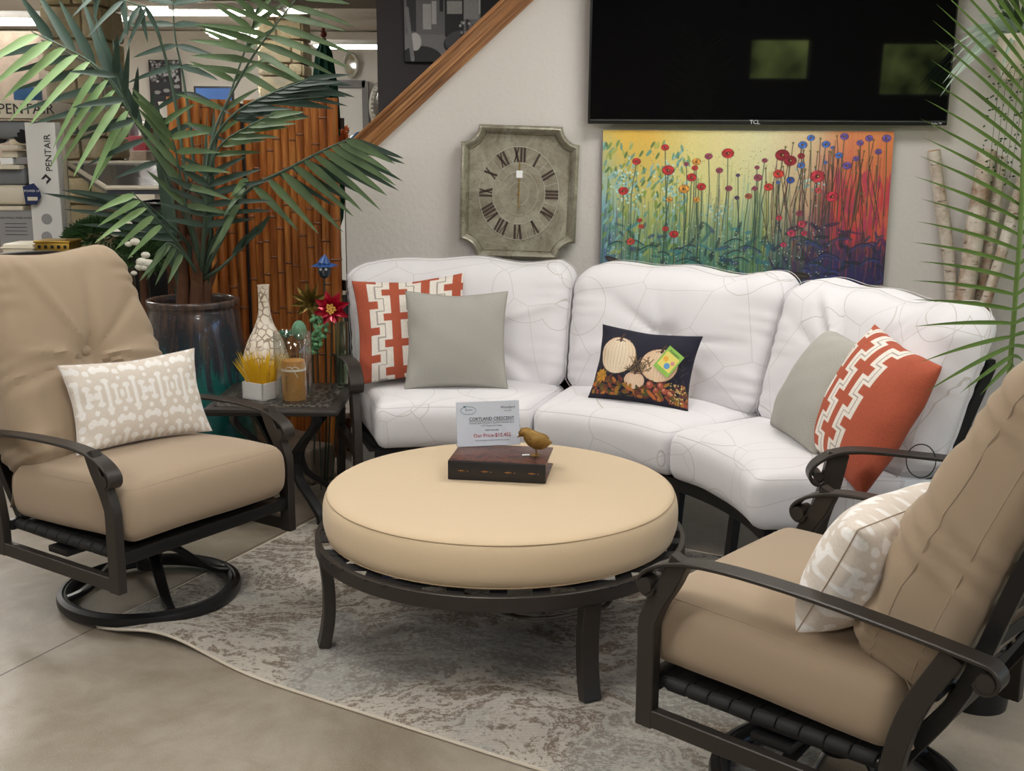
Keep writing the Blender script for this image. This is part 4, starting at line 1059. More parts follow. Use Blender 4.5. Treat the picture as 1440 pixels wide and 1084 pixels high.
m = MB(); m.lathe([(0, .001), (.074, .001), (.078, .006), (.078, .285), (.0765, .287), (.075, .285), (.075, .006)], 40); m.build('glass_wall', 'clear_glass', gl)
cd_.location = (gl.location.x, gl.location.y+.004, TZ+.002)
# succulents behind the cylinder
sp0 = at(402, 476, 4.93)
su = thing('succulent', 'teal artificial succulent rosette on a thin stem behind the glass cylinder', 'succulent', (sp0.x, 4.93, TZ))
m = MB()
for L_, n_, el in ((.055, 9, .35), (.045, 8, .8), (.03, 6, 1.2)):
    for k in range(n_):
        a = 2*PI*k/n_+el; m.leaf((0, 0, sp0.z-TZ), (math.cos(a)*math.cos(el), math.sin(a)*math.cos(el), math.sin(el)), L_, .026, -.1, (0, 0, 1), 4)
m.build('leaves', 'teal_leaf', su); m = MB(); m.rod((0, 0, 0), (0, 0, sp0.z-TZ), .003); m.build('stem', 'stake', su)
cp0 = at(420, 465, 4.95)
ca = thing('cactus', 'small ribbed green artificial cactus on a stem behind the glass cylinder', 'cactus', (cp0.x, 4.96, TZ))
m = MB(); zc = cp0.z-TZ; m.sphere((0, 0, zc), .036, 20, sc=(.85, .85, 1.25)); V = np.array(m.v); a = np.arctan2(V[:, 1], V[:, 0]); V[:, :2] *= (1+.07*np.cos(10*a))[:, None]; m.v = [tuple(p) for p in V]; m.build('body', 'cactus_green', ca)
m = MB(); m.rod((0, 0, 0), (0, 0, zc-.03), .003); m.build('stem', 'stake', ca)
# garden stakes behind the table
def stake(name, label, cat, p, foot, build):
    t = thing(name, label, cat, (foot[0], foot[1], foot[2])); rel = Vector(p)-Vector(foot)
    m = MB(); m.tube(catmull([(0, 0, 0), (rel.x*.3+.01, rel.y*.3, rel.z*.4), (rel.x, rel.y, rel.z)], 6), circ(.004, 8)); m.build('stake', 'stake', t); build(t, rel); return t
BZ = .172
def red(t, c):
    for (n_, L_, el, w_) in ((8, .085, .15, .040), (7, .07, .6, .036), (6, .05, 1.0, .03)):
        m = MB()
        for k in range(n_):
            a = 2*PI*k/n_+el*2; d = Vector((math.cos(a)*math.cos(el), -math.sin(el), math.sin(a)*math.cos(el))); m.leaf(c, d, L_, w_, .0, (0, -1, .01), 5, .3)
        m.build('petals', 'red_petal', t)
    m = MB()
    for k in range(16): a = k*2.4; m.sphere(c+Vector((.022*math.cos(a)*(k/16)**.5, -.035, .022*math.sin(a)*(k/16)**.5)), .006, 6)
    m.build('stamens', 'yellow_petal', t)
stake('flower_stake', 'glossy red metal flower on a stake at the left end of the sofa', 'garden stake', at(467, 433, 5.02), (-.86, 5.08, 0), red)
def gold(t, c):
    m = MB()
    for (n_, L_, el) in ((9, .09, .1), (8, .07, .6), (6, .05, 1.0)):
        for k in range(n_):
            a = 2*PI*k/n_+el; d = Vector((math.cos(a)*math.cos(el)-.3, -math.sin(el)*.8, math.sin(a)*math.cos(el)+.2)); m.leaf(c, d, L_, .028, .0, (0, -1, .01), 5, .3)
    m.build('petals', 'gold_petal', t)
stake('flower_stake', 'dull gold metal flower on a stake left of the red one', 'garden stake', at(437, 424, 5.10), (-.93, 5.14, 0), gold)
def face(t, c):
    m = MB(); m.sphere(c, .036, 18, sc=(.8, .7, 1.15)); m.build('head', 'face_slate', t)
    m = MB()
    for k in range(6): a = 2*PI*k/6+.3; m.leaf(c+Vector((0, 0, .03)), (math.cos(a), math.sin(a)-.2, .15), .065, .05, .35, (0, 0, 1), 5, -.3)
    m.tube([c+Vector((0, 0, .03)), c+Vector((.002, 0, .05)), c+Vector((.005, 0, .068))], circ(1, 10), None, scale=[.03, .018, .004]); m.build('hat', 'hat_blue', t)
    m = MB(); 
    for s_ in (-1, 1): m.sphere(c+Vector((s_*.012, -.026, .004)), .007, 10)
    m.build('eyes', 'white_card', t); m = MB(); m.sphere(c+Vector((0, -.030, -.008)), .005, 8, sc=(.8, 1, 1.8)); m.sphere(c+Vector((0, -.023, -.022)), .008, 8, sc=(1, .5, .35)); m.build('nose', 'grey_plastic', t)
stake('ornament_stake', 'small dark face ornament in a blue flower hat against the bamboo screen', 'garden stake', at(456, 379, 5.16), (-.885, 5.19, 0), face)
def bott(t, c):
    m = MB(); m.lathe([(.028, -.0), (.030, -.05), (.030, -.16), (.020, -.24), (.012, -.30), (.011, -.36), (.013, -.37)], 20, c); m.build('green_bottle', 'green_glass', t)
    m = MB()
    for k in range(3): a = k*2.1; m.leaf(c+Vector((0, 0, -.37)), (math.cos(a)*.4, -.4, .6), .16, .02, .2, (0, 0, 1))
    m.build('metal_leaves', 'stake', t)
stake('bottle_stake', 'upturned green glass bottle on a stake beside the sofa\'s left arm', 'garden stake', at(480, 452, 4.93), (-.815, 4.93, 0), bott)
vi = at(444, 448, 5.05)
vt = thing('trailing_succulent', 'trailing pale green artificial succulent above the side table\'s back corner', 'succulent', (vi.x, 5.06, 0)); m = MB(); r = random.Random(8)
for k in range(70):
    t_ = k/70; p = Vector((r.uniform(-.03, .03)+.02*math.sin(t_*5), r.uniform(-.03, .02), vi.z-.17*t_+.01)); m.sphere(p, r.uniform(.008, .014), 7, sc=(1, 1, .8))
m.build('leaves', 'mint_leaf', vt); m = MB(); m.rod((0, 0, 0), (0, 0, vi.z), .003); m.build('stem', 'stake', vt)

# timber blocks on the floor behind the table
for (lab, loc, d, rz) in (('rough weathered timber block on the floor, in front of the other', (-1.10, 5.31, .0), (.48, .17, .165), -.52), ('rough weathered timber block lying behind the front one beside the bamboo screen', (-1.18, 5.565, .0), (.42, .15, .155), -.60)):
    t = thing('timber_block', lab, 'timber', loc, rz, 'timber blocks'); V, Fc = softbox(d[0], d[1], d[2], .012, (26, 12, 10)); V += (.005*sines(V, 5, 24))[:, None]; V[:, 2] += d[2]/2+.006; put('beam', V, Fc, 'old_wood', t)

# ================================================================== BAMBOO SCREEN
bs = thing('bamboo_screen', 'tall folding screen of brown bamboo poles behind the palm', 'folding screen', (0, 0, 0))
def bpanel(a, b, H, seed):
    r = random.Random(seed); a, b = Vector(a), Vector(b); L = (b-a).length; d = (b-a)/L; n = int(L/.056); nd = Vector((-d.y, d.x, 0))
    po, no = MB(), MB()
    for i in range(n):
        c = a+d*(.028+(L-.056)*i/(n-1)); rr = .0265*r.uniform(.94, 1.02); h = H+r.uniform(-.004, .004)
        po.tube([(c.x, c.y, .02), (c.x, c.y, h)], circ(rr, 10)); z = r.uniform(.05, .3)
        while z < h-.03:
            po.tube([(c.x, c.y, z-.008), (c.x, c.y, z-.002), (c.x, c.y, z+.002), (c.x, c.y, z+.006)], circ(1, 12), None, scale=[rr*.95, rr*1.12, rr*1.10, rr*.95], mi=1); z += r.uniform(.17, .34)
    po.build('bamboo_panel', ['bamboo', 'bamboo_node'], bs)
    rz = Matrix.Rotation(math.atan2(d.y, d.x), 3, 'Z'); c = (a+b)/2-nd*0
    for z in (.12, H*.5, H-.12): f = MB(); f.box((c.x+nd.x*.037, c.y+nd.y*.037, z), (L, .02, .05), rz); f.build('cross_rail', 'bamboo_frame', bs)
bpanel((-1.375, 6.0, 0), (-.835, 5.515, 0), 1.785, 5)
bpanel((-1.66, 5.62, 0), (-1.40, 5.98, 0), 1.785, 6)
m = MB(); m.box((-1.393, 5.985, .89), (.03, .03, 1.76)); m.build('hinge_post', 'bamboo_frame', bs)

# ================================================================== PALM IN THE GLAZED POT
PP = Vector((-1.455, 5.15, 0))
pt = thing('potted_palm', 'tall artificial palm in a brown and teal glazed pot behind the side table', 'potted palm', tuple(PP))
pr = catmull([(0, .0, 0), (.22, .0, 0), (.245, .04, 0), (.262, .18, 0), (.258, .34, 0), (.236, .56, 0), (.208, .78, 0), (.198, .835, 0), (.206, .85, 0), (.207, .872, 0), (.196, .878, 0), (.184, .868, 0), (.180, .82, 0)], 4)
m = MB(); m.lathe([(max(0, p.x), p.y) for p in pr], 48); m.build('pot', 'pot_glaze', pt)
m = MB(); m.lathe([(0, .84), (.184, .83)], 24); m.build('soil', 'trunk', pt)
r = random.Random(12)
for k in range(5):
    a = k*1.3; b = Vector((.05*math.cos(a), .05*math.sin(a), .83)); tpz = Vector((.07*math.cos(a+.4), .07*math.sin(a+.4), 1.30+.10*(k % 3)))
    m = MB(); m.tube([b, b.lerp(tpz, .5)+Vector((.01, 0, 0)), tpz], circ(1, 10), None, scale=[.030, .026, .020])
    for q in range(4): m.leaf(b+Vector((0, 0, .05+.12*q)), (math.cos(a+q), math.sin(a+q), 2.5), .22, .035, .1, (0, 1, 0), 4)
    m.build('trunk', 'trunk', pt)
def frond(parent, origin, ctrl, n, L, W, mats, side_dirs, stem_r=.006, taper=True, seed=1, start=.25, droop=.25, both=True, stem_mat='palm_stem', ratio=1.0, Lmin=.55):
    """ctrl: points of the rachis in the place; leaflets fan to both sides towards side_dirs"""
    r = random.Random(seed); P = catmull([Vector(c)-Vector(origin) for c in ctrl], 10); N_ = len(P)
    st_ = MB(); st_.tube(P, circ(1, 7), None, scale=[stem_r*(1.3-1.0*i/(N_-1)) for i in range(N_)]); fr_ = st_.build('frond', stem_mat, parent)
    lf = MB()
    for k in range(n):
        t = start+(1-start)*(k+.5)/n; i = min(N_-2, int(t*(N_-1))); T = (P[i+1]-P[i]).normalized(); p = P[i].lerp(P[i+1], t*(N_-1)-i)
        u = (t-start)/(1-start); ll = L*(Lmin+(1-Lmin)*math.sin(PI*min(1, .15+.8*u)))
        for si, sd in enumerate(side_dirs):
            if not both and si != k % len(side_dirs): continue
            d = Vector(sd).normalized()+T*(.22+.55*u*u)+Vector((r.uniform(-.09, .09), r.uniform(-.15, .15), r.uniform(-.08, .08)))
            lf.leaf(p, d, ll*r.uniform(.88, 1.08)*(1 if si == 0 else ratio), W*r.uniform(.85, 1.1), droop*r.uniform(.6, 1.3), (r.uniform(-.3, .3), -1, .3), 8, .18, tip=9)
    lf.build('leaflets', mats, fr_); return fr_
base = PP+Vector((0, 0, .95))
def fp(pts): return [at(x, y, Y) for x, y, Y in pts]
B0 = (282, 395, 5.15)
specs = [
 # right-hand frond over the bamboo
 ([B0, (300, 340, 5.10), (342, 273, 5.0), (407, 236, 4.92), (455, 211, 4.88), (492, 194, 4.85)], 10, .36, .040, 'palm_leaf', [(.62, -.25, -.80)], .42, .06, 1, 1.0),
 ([B0, (301, 341, 5.14), (343, 274, 5.06), (408, 237, 5.0), (456, 212, 4.96), (493, 195, 4.94)], 8, .34, .036, 'palm_leaf_dark', [(.80, .15, -.60)], .52, .06, 21, 1.0),  # darker leaf colour stands in for shade on the set behind
 # top right frond
 ([B0, (285, 300, 5.12), (300, 190, 5.1), (345, 97, 5.05), (380, 45, 5.0), (425, -12, 4.95)], 9, .38, .034, 'palm_leaf', [(.80, -.2, -.62), (-.98, -.2, -.02)], .56, .08, 2, .75),
 # top left light frond
 ([B0, (256, 330, 5.1), (226, 230, 5.05), (184, 162, 4.95), (133, 92, 4.85), (44, 44, 4.75)], 11, .38, .040, 'palm_leaf_light', [(-.30, -.35, -.92)], .56, .12, 3, 1.0),
 ([B0, (254, 325, 5.12), (224, 228, 5.1), (186, 160, 5.05), (140, 96, 5.0), (60, 50, 4.95)], 7, .36, .044, 'palm_leaf_dark', [(-.25, .2, 1.0)], .50, .03, 4, 1.0),
 ([B0, (253, 326, 5.14), (223, 230, 5.14), (185, 163, 5.12), (138, 100, 5.08), (58, 56, 5.05)], 6, .40, .040, 'palm_leaf_dark', [(-.95, .1, -.50)], .55, .03, 44, 1.0),
 # far left arching stem at the top
 ([B0, (262, 250, 5.15), (240, 110, 5.1), (212, 22, 5.0), (190, 6, 4.95), (120, -14, 4.9)], 4, .20, .028, 'palm_leaf_dark', [(-.3, -.2, -.9), (.4, .1, -.8)], .62, .1, 5, .7),
 # upright centre
 ([B0, (276, 300, 5.2), (270, 200, 5.22), (258, 110, 5.2), (246, 50, 5.15), (243, -10, 5.1)], 6, .26, .032, 'palm_leaf_dark', [(.75, -.3, -.45), (-.8, .3, -.5)], .40, .10, 6, 1.0),
 ([B0, (292, 300, 5.2), (300, 220, 5.2), (318, 150, 5.15), (348, 60, 5.1), (362, 10, 5.05)], 6, .22, .030, 'palm_leaf', [(-.95, -.2, .15), (.8, -.1, .4)], .45, .10, 7, 1.0),
 # bluish frond reaching right
 ([B0, (290, 300, 5.05), (296, 210, 4.95), (330, 160, 4.85), (380, 132, 4.8), (432, 112, 4.75)], 9, .30, .034, 'palm_leaf_dark', [(.96, -.2, .06), (.9, .3, -.25)], .55, .06, 8, 1.0),
 ([B0, (288, 310, 5.0), (292, 250, 4.95), (310, 205, 4.88), (345, 180, 4.82), (385, 160, 4.78)], 7, .26, .034, 'palm_leaf', [(.96, -.2, .0)], .50, .05, 9, 1.0),
 # low left dark horizontals
 ([B0, (268, 350, 5.1), (246, 322, 5.0), (222, 300, 4.95), (205, 285, 4.9)], 6, .46, .036, 'palm_leaf_dark', [(-1, -.1, -.02)], .30, .02, 10, 1.0),
 ([B0, (262, 360, 5.05), (240, 330, 4.95), (218, 305, 4.88), (200, 285, 4.85), (186, 270, 4.82)], 5, .24, .036, 'palm_leaf_light', [(-.55, -.3, -.85)], .45, .08, 11, .8),
 # inner fronds crossing
 ([B0, (270, 330, 5.05), (240, 260, 4.95), (208, 200, 4.88), (180, 150, 4.85), (158, 90, 4.8)], 5, .26, .036, 'palm_leaf_dark', [(-.85, -.2, -.55), (.45, -.3, .9)], .45, .06, 12, 1.0),
 ([B0, (276, 340, 5.0), (262, 290, 4.9), (252, 240, 4.85), (244, 200, 4.8), (225, 165, 4.78)], 6, .27, .036, 'palm_leaf', [(.9, -.3, -.3), (-.6, -.2, .6)], .35, .08, 13, 1.0),
 ([B0, (286, 350, 5.0), (288, 310, 4.92), (292, 275, 4.88), (296, 240, 4.85)], 6, .30, .034, 'palm_leaf_dark', [(.98, -.2, -.05), (-.9, -.2, .1)], .40, .06, 17, .7),
 ([B0, (300, 360, 5.05), (316, 330, 4.98), (330, 300, 4.92), (342, 270, 4.9), (350, 245, 4.88)], 5, .20, .032, 'palm_leaf', [(-.5, -.2, -.9)], .50, .10, 14, 1.0),
 ([B0, (268, 370, 5.0), (250, 350, 4.93), (236, 342, 4.9), (226, 350, 4.88)], 5, .20, .028, 'palm_leaf', [(-.25, -.3, -.95)], .35, .05, 15, 1.0),
 ([B0, (306, 380, 5.05), (326, 362, 5.0), (346, 343, 4.98), (366, 325, 4.95)], 4, .17, .028, 'palm_leaf_dark', [(.5, -.3, .8)], .45, .05, 16, 1.0)]
for pts, n, L_, W_, mt_, sd_, st_, dr_, se, ra in specs:
    frond(pt, PP, fp(pts), n, L_, W_, mt_, sd_, .0075, seed=se, start=st_, droop=dr_, ratio=ra)
r = random.Random(30)
m = MB()
for k in range(16):
    a = r.uniform(0, 6.28); x0, y0 = .06*math.cos(a), .06*math.sin(a)
    m.leaf((x0, y0, .85), (x0*1.5, y0*1.5, 1), r.uniform(.5, .95), .034, .02, (0, -1, 0), 5, .2)
m.build('stalks', 'palm_stem', pt)

# ================================================================== PALM AT THE RIGHT
PR = Vector((1.335, 3.02, 0))
pr_ = thing('areca_palm', 'slender green feather palm frond rising behind the right lounge chair', 'palm', tuple(PR))
m = MB(); m.lathe([(0, 0), (.085, 0), (.105, .20), (.108, .21), (.095, .21), (.090, .17), (0, .17)], 28); m.build('pot', 'black_plastic', pr_)
P = catmull([Vector((0, 0, .17))]+[at(x, y, Y)-PR for x, y, Y in ((1412, 640, 3.0), (1418, 545, 2.98), (1427, 430, 2.95), (1436, 300, 2.92), (1441, 150, 2.90), (1447, 0, 2.88), (1455, -90, 2.86))], 10)
m = MB(); m.tube(P, circ(1, 8), None, scale=[.0085-.004*i/len(P) for i in range(len(P))]); fr_ = m.build('frond', 'areca_stem', pr_)
lf = MB(); r = random.Random(9)
ys = [455, 436, 415, 394, 373, 352, 331, 310, 290, 270, 250, 230, 210, 190, 171, 152, 133, 114, 95, 76, 57, 38, 19, 0, -20, -40]
tips = []
for y_ in ys:
    dy = float(np.interp(y_, [-50, 50, 150, 217, 300, 362, 438, 455], [-150, -145, -125, -95, -68, -36, -14, 4])); tips.append((float(np.interp(y_, [0, 150, 300, 455], [1345, 1316, 1290, 1286]))+r.uniform(-6, 6), y_+dy))
def rach(y):
    P_ = [(1418, 545), (1427, 430), (1436, 300), (1441, 150), (1447, 0), (1455, -90)]
    for (x0, y0), (x1, y1) in zip(P_[:-1], P_[1:]):
        if y1 <= y <= y0: return x0+(x1-x0)*(y-y0)/(y1-y0)
    return 1425
extra = [((1293, 510), 473), ((1301, 552), 486), ((1350, 553), 501), ((1378, 556), 511)]
for (tx, ty), y0 in list(zip(tips, ys))+extra:
    b = at(rach(y0), y0, 2.93)-PR; e = at(tx, ty, 2.80+r.uniform(-.06, .10))-PR; d = e-b; L_ = d.length; sag = .07*L_
    d2 = (d+Vector((0, 0, sag))).normalized(); lf.leaf(b, d2, (d+Vector((0, 0, sag))).length, .0115, sag/L_, (0, -1, .4), 8, .3, tip=.6)
    # partner leaflet on the far side of the stem
    e2_ = Vector((-d.x*.8, abs(d.y)+.08, d.z)); lf.leaf(b, e2_+Vector((0, 0, .05)), L_*.9, .0105, .14, (0, -1, .4), 7, .3, tip=.6)
lf.build('leaflets', 'areca_leaf', fr_)

# wall planter with pale strap leaves, upper right
wp = at(1432, 50, 5.34)
wt = thing('wall_planter', 'pale striped strap-leaf plant in a wall planter at the top right corner', 'wall planter', tuple(wp))
m = MB(); m.lathe([(0, -.20), (.05, -.19), (.10, -.10), (.125, .0), (.118, .0), (.09, -.02), (0, -.03)], 24); m.build('planter_bowl', 'cream_plastic', wt)
m = MB(); r = random.Random(5)
for k in range(40): a = r.uniform(-PI, 0) if k % 4 else r.uniform(2.6, 3.5); m.leaf((0, 0, -.01), (math.cos(a), math.sin(a)*.45, r.uniform(.0, .9)), r.uniform(.26, .38), .022, r.uniform(.3, .9), (0, -1, .4), 6, .2)
m.build('strap_leaves', 'pale_leaf', wt); m = MB()
for k in range(34): a = r.uniform(-PI, PI); m.leaf((0, 0, .0), (math.cos(a)*.6, -abs(math.sin(a))*.4, 1), r.uniform(.2, .32), .026, r.uniform(.1, .5), (0, -1, .2), 6, .2)
m.build('green_leaves', 'palm_leaf', wt); m = MB()
for k in range(120): p = Vector((r.uniform(-.14, .05), r.uniform(-.08, -.02), -.05-r.uniform(0, .62))); m.leaf(p, (r.uniform(-1, 1), -.5, r.uniform(-.6, .6)), .018, .010, .1, (0, -1, .1), 2)
for k in range(5): m.tube([(0, -.04, -.02), (-.03*k+.02, -.08, -.2), (-.025*k, -.05, -.62)], circ(.0012, 5))
m.build('trailing_vine', 'shrub_leaf', wt)

# ================================================================== ON THE BACK WALL
# television
t0, t1 = at(827, 175, 5.41), at(1333, 178.5, 5.41); tw = t1.x-t0.x; tH = tw*.575; cx = (t0.x+t1.x)/2
tv = thing('television', 'large black flat television mounted on the wall above the flower painting', 'television', (cx, 5.42, t0.z+.003))
TR_ = Matrix.Rotation(math.radians(2.6), 4, 'X')
m = MB(); m.box((0, .02, tH/2), (tw, .035, tH), bev=.004); m.box((0, .05, tH*.45), (tw*.6, .04, tH*.6)); body = m.build('body', 'black_plastic', tv, mat=TR_)
m = MB(); m.box((0, .0005, tH/2+.006), (tw-.020, .004, tH-.036)); m.build('screen', 'screen_black', tv, mat=TR_)
m = MB(); m.box((0, -.001, .0175), (tw-.02, .004, .0016)); m.build('trim_strip', 'grey_plastic', tv, mat=TR_)
text('TCL', .026, 'ink_white', body, Matrix.Translation((-.06, .001, .003)) @ FACE, 'lettering', .0008); text('Roku TV', .013, 'ink_white', body, Matrix.Translation((tw/2-.05, .001, .005)) @ FACE, 'lettering', .0006)
m = MB(); m.box((0, .06, tH*.5), (.5, .06, .4)); m.build('wall_mount', 'black_plastic', tv)

# painting
def art(W=640, H=372):
    d = Draw(W, H, (220, 210, 150)); X, Y = d.X, d.Y; r = random.Random(21); asp = W/H
    rs = np.random.RandomState(5)
    def key(ks, x):
        xs = [k[0] for k in ks]; return np.stack([np.interp(x, xs, [k[1][i] for k in ks]) for i in range(3)], -1)
    top = [(0, (226, 186, 70)), (.15, (226, 176, 62)), (.3, (222, 206, 128)), (.55, (222, 214, 166)), (.75, (214, 184, 140)), (.83, (224, 140, 84)), (1, (228, 130, 66))]
    mid = [(0, (130, 180, 190)), (.12, (190, 190, 110)), (.3, (206, 206, 128)), (.55, (200, 204, 150)), (.72, (190, 150, 120)), (.82, (200, 74, 70)), (1, (206, 92, 62))]
    bot = [(0, (80, 110, 170)), (.15, (90, 150, 120)), (.35, (60, 120, 120)), (.5, (90, 140, 100)), (.65, (60, 90, 100)), (.8, (50, 50, 110)), (1, (44, 34, 84))]
    nz = (rs.uniform(-1, 1, W)[None, :]*.05)+.04*np.sin(X*60)+.03*np.sin(X*23+2)
    y = np.clip(Y+nz, 0, 1); t, mdl, b = key(top, X), key(mid, X), key(bot, X)
    w1 = np.clip(1-y/.5, 0, 1)[..., None]; w3 = np.clip((y-.45)/.4, 0, 1)[..., None]; d.a = t*w1+b*w3+mdl*np.clip(1-w1-w3, 0, 1)
    d.a *= (1+.05*rs.uniform(-1, 1, (H, W, 1)))
    cols_l = [(60, 110, 60), (110, 150, 60), (40, 90, 90), (150, 170, 70), (70, 60, 110), (40, 60, 50), (180, 160, 70), (90, 160, 170)]
    cols_r = [(60, 30, 70), (200, 60, 60), (40, 40, 90), (90, 50, 40), (120, 40, 80), (210, 100, 60), (30, 60, 80), (90, 90, 40)]
    # vertical grasses
    for k in range(520):
        x = r.uniform(0, 1); h = r.uniform(.15, .6)*(1.0 if x < .75 else 1.25); y1 = r.uniform(.75, 1.02); x2 = x+r.uniform(-.02, .02)
        d.poly([(x, y1), ((x+x2)/2+r.uniform(-.006, .006), y1-h*.5), (x2, y1-h)], r.uniform(.0015, .0045), r.choice(cols_l if x < .62+r.uniform(-.08, .08) else cols_r), r.uniform(.2, .55))
    for k in range(160):
        x = r.uniform(.8, 1); d.disc(x, r.uniform(.3, .7), .006, r.uniform(.02, .05), r.choice([(206, 60, 60), (220, 100, 64), (190, 50, 90)]), .7)
    for k in range(240):     # leaves left
        x, yy = r.uniform(0, .3), r.uniform(.08, .8); d.disc(x, yy, .014, .0045, r.choice([(120, 150, 60), (160, 170, 80), (90, 150, 140), (130, 180, 190), (70, 110, 60)]), .8, r.uniform(-1.9, -.8))
    for k in range(170):     # dense lower leaves
        x, yy = r.uniform(0, 1), r.uniform(.6, .98); d.disc(x, yy, r.uniform(.012, .03), r.uniform(.004, .009), r.choice([(40, 90, 110), (50, 60, 110), (30, 50, 60), (70, 130, 100), (40, 120, 150)] if x < .6 else [(40, 34, 80), (30, 60, 100), (70, 40, 90), (30, 40, 50)]), .6, r.uniform(0, PI))
    for k in range(260): d.disc(r.uniform(.02, .8), r.uniform(.6, .95), .0019, .0019, r.choice([(220, 230, 230), (180, 220, 240), (240, 230, 170)]), .9)
    for k in range(260): d.disc(r.uniform(.0, .95), r.uniform(.12, .5), .0016, .0016, r.choice([(130, 150, 70), (150, 100, 50), (90, 130, 120)]), .9)
    for (cx_, cy_, n_) in ((.07, .30, 60), (.10, .42, 50), (.225, .27, 40), (.245, .42, 40), (.40, .52, 30), (.72, .34, 30)):
        for k in range(n_): d.disc(cx_+r.gauss(0, .022), cy_+r.gauss(0, .05), .0045, .0035, r.choice([(150, 200, 205), (120, 180, 190), (190, 220, 210), (90, 150, 160)]), .9, r.uniform(0, 3))
    for k in range(36):     # curved dark outlines of the big lower leaves
        x, yy, dr_ = r.uniform(.02, .98), r.uniform(.72, 1.0), r.choice((-1, 1)); L_ = r.uniform(.02, .10); c = r.choice([(26, 40, 60), (30, 60, 50), (40, 34, 70)])
        p_ = [(x+dr_*L_*t, yy-.30*L_*18/5*math.sin(min(PI, t*2.4))*.5) for t in [i/8 for i in range(9)]]
        d.poly(p_, .0042, c, .85); d.poly([(a, b+.012) for a, b in p_], .008, (60, 130, 120) if x < .55 else (50, 70, 140), .4)
    # stems with heads (u, v, radius, colour)
    R_, DR, O_, P_, B_, V_ = (196, 40, 44), (150, 24, 40), (222, 150, 50), (150, 60, 90), (60, 110, 200), (100, 80, 170)
    fl = [(.118, .20, .012, R_), (.228, .255, .017, R_), (.075, .39, .014, R_), (.432, .145, .017, R_), (.31, .30, .014, R_), (.345, .36, .013, R_), (.285, .375, .015, O_), (.235, .445, .009, O_), (.33, .445, .009, O_),
          (.255, .67, .013, R_), (.225, .635, .009, R_), (.135, .58, .007, R_), (.14, .62, .008, (200, 70, 50)), (.105, .72, .012, (206, 70, 50)), (.215, .11, .011, R_), (.366, .165, .011, P_), (.405, .255, .010, P_), (.32, .24, .009, R_), (.325, .2, .012, O_), (.29, .215, .007, P_),
          (.62, .155, .02, DR), (.648, .19, .018, DR), (.685, .16, .010, DR), (.61, .275, .015, (214, 56, 46)), (.578, .36, .013, (214, 50, 46)), (.745, .29, .021, (196, 50, 66)), (.752, .38, .010, (206, 70, 80)), (.80, .42, .018, (200, 44, 70)),
          (.69, .53, .010, P_), (.70, .60, .012, (206, 60, 90)), (.62, .56, .009, (206, 60, 80)), (.665, .66, .012, (206, 60, 100)), (.71, .66, .009, (200, 50, 90)), (.64, .735, .009, (206, 60, 100)),
          (.688, .09, .013, B_), (.715, .045, .011, B_), (.768, .085, .012, B_), (.687, .22, .011, B_), (.652, .315, .012, (40, 80, 170)), (.815, .155, .011, B_), (.79, .105, .005, B_), (.77, .2, .006, B_), (.61, .33, .006, B_),
          (.83, .035, .012, V_), (.885, .075, .010, V_), (.915, .045, .011, V_), (.975, .045, .013, V_), (.95, .13, .010, V_), (.875, .175, .009, V_), (.845, .22, .013, V_), (.56, .19, .008, P_), (.535, .235, .007, P_), (.54, .30, .012, P_), (.53, .37, .008, P_),
          (.47, .285, .006, (70, 60, 110)), (.47, .43, .007, (60, 50, 90)), (.44, .37, .010, P_), (.51, .42, .010, (170, 80, 60))]
    for (x, yy, q, c) in fl:
        x2 = x+r.uniform(-.015, .02); d.poly([(x, yy), ((x+x2)/2+r.uniform(-.01, .01), yy+.22), (x2, min(1, yy+.5))], .0032, (52, 76, 60), .8)
    for k in range(44): x, yy = r.uniform(.55, 1), r.uniform(.03, .4); d.poly([(x, yy), (x+r.uniform(-.015, .015), yy+.15), (x+r.uniform(-.03, .03), yy+.4)], .0028, (70, 50, 44), .85); d.disc(x, yy, .004, .004, (110, 100, 60))
    for (x, yy, q, c) in fl:
        q *= 1.12; d.disc(x, yy, q*1.12, q*.95, (90, 24, 40)); 
        for k in range(5): a = k*1.256+x*9; d.disc(x+q*.45*math.cos(a), yy+q*.45*math.sin(a)*asp, q*.62, q*.5, tuple(min(255, v*(.9+.2*(k % 2))) for v in c))
        d.disc(x, yy, q*.34, q*.28, (60, 20, 30)); d.disc(x+q*.1, yy, q*.12, q*.12, (230, 180, 80))
    for (x, yy, a, L_) in ((.06, .86, .5, .05), (.13, .9, .3, .05), (.28, .93, -.1, .05), (.40, .93, .1, .05), (.62, .95, .3, .05), (.70, .94, .1, .04), (.55, .95, -.2, .04)): d.disc(x, yy, L_, .013, (46, 40, 44), 1, a); d.disc(x, yy, L_*.8, .006, (80, 68, 60), .8, a)
    lum = d.a.mean(-1, keepdims=True); return np.clip((lum+(d.a-lum)*.88)*1.02, 0, 255)
a0, a1 = at(848, 182.5, 5.455), at(1258, 183, 5.455); a2 = at(1242, 401, 5.455); aw, ah = a1.x-a0.x, a0.z-a2.z
pa = thing('flower_painting', 'wide colourful wildflower painting on canvas under the television', 'painting', ((a0.x+a1.x)/2, 5.46, (a0.z+a2.z)/2))
m = MB(); m.box((0, .015, 0), (aw, .036, ah), bev=.003); m.build('canvas_frame', 'grey_card', pa); picture('printed_canvas', art(), aw-.002, ah-.002, 'canvas_print', pa, Matrix.Translation((0, -.0038, 0)) @ FACE)

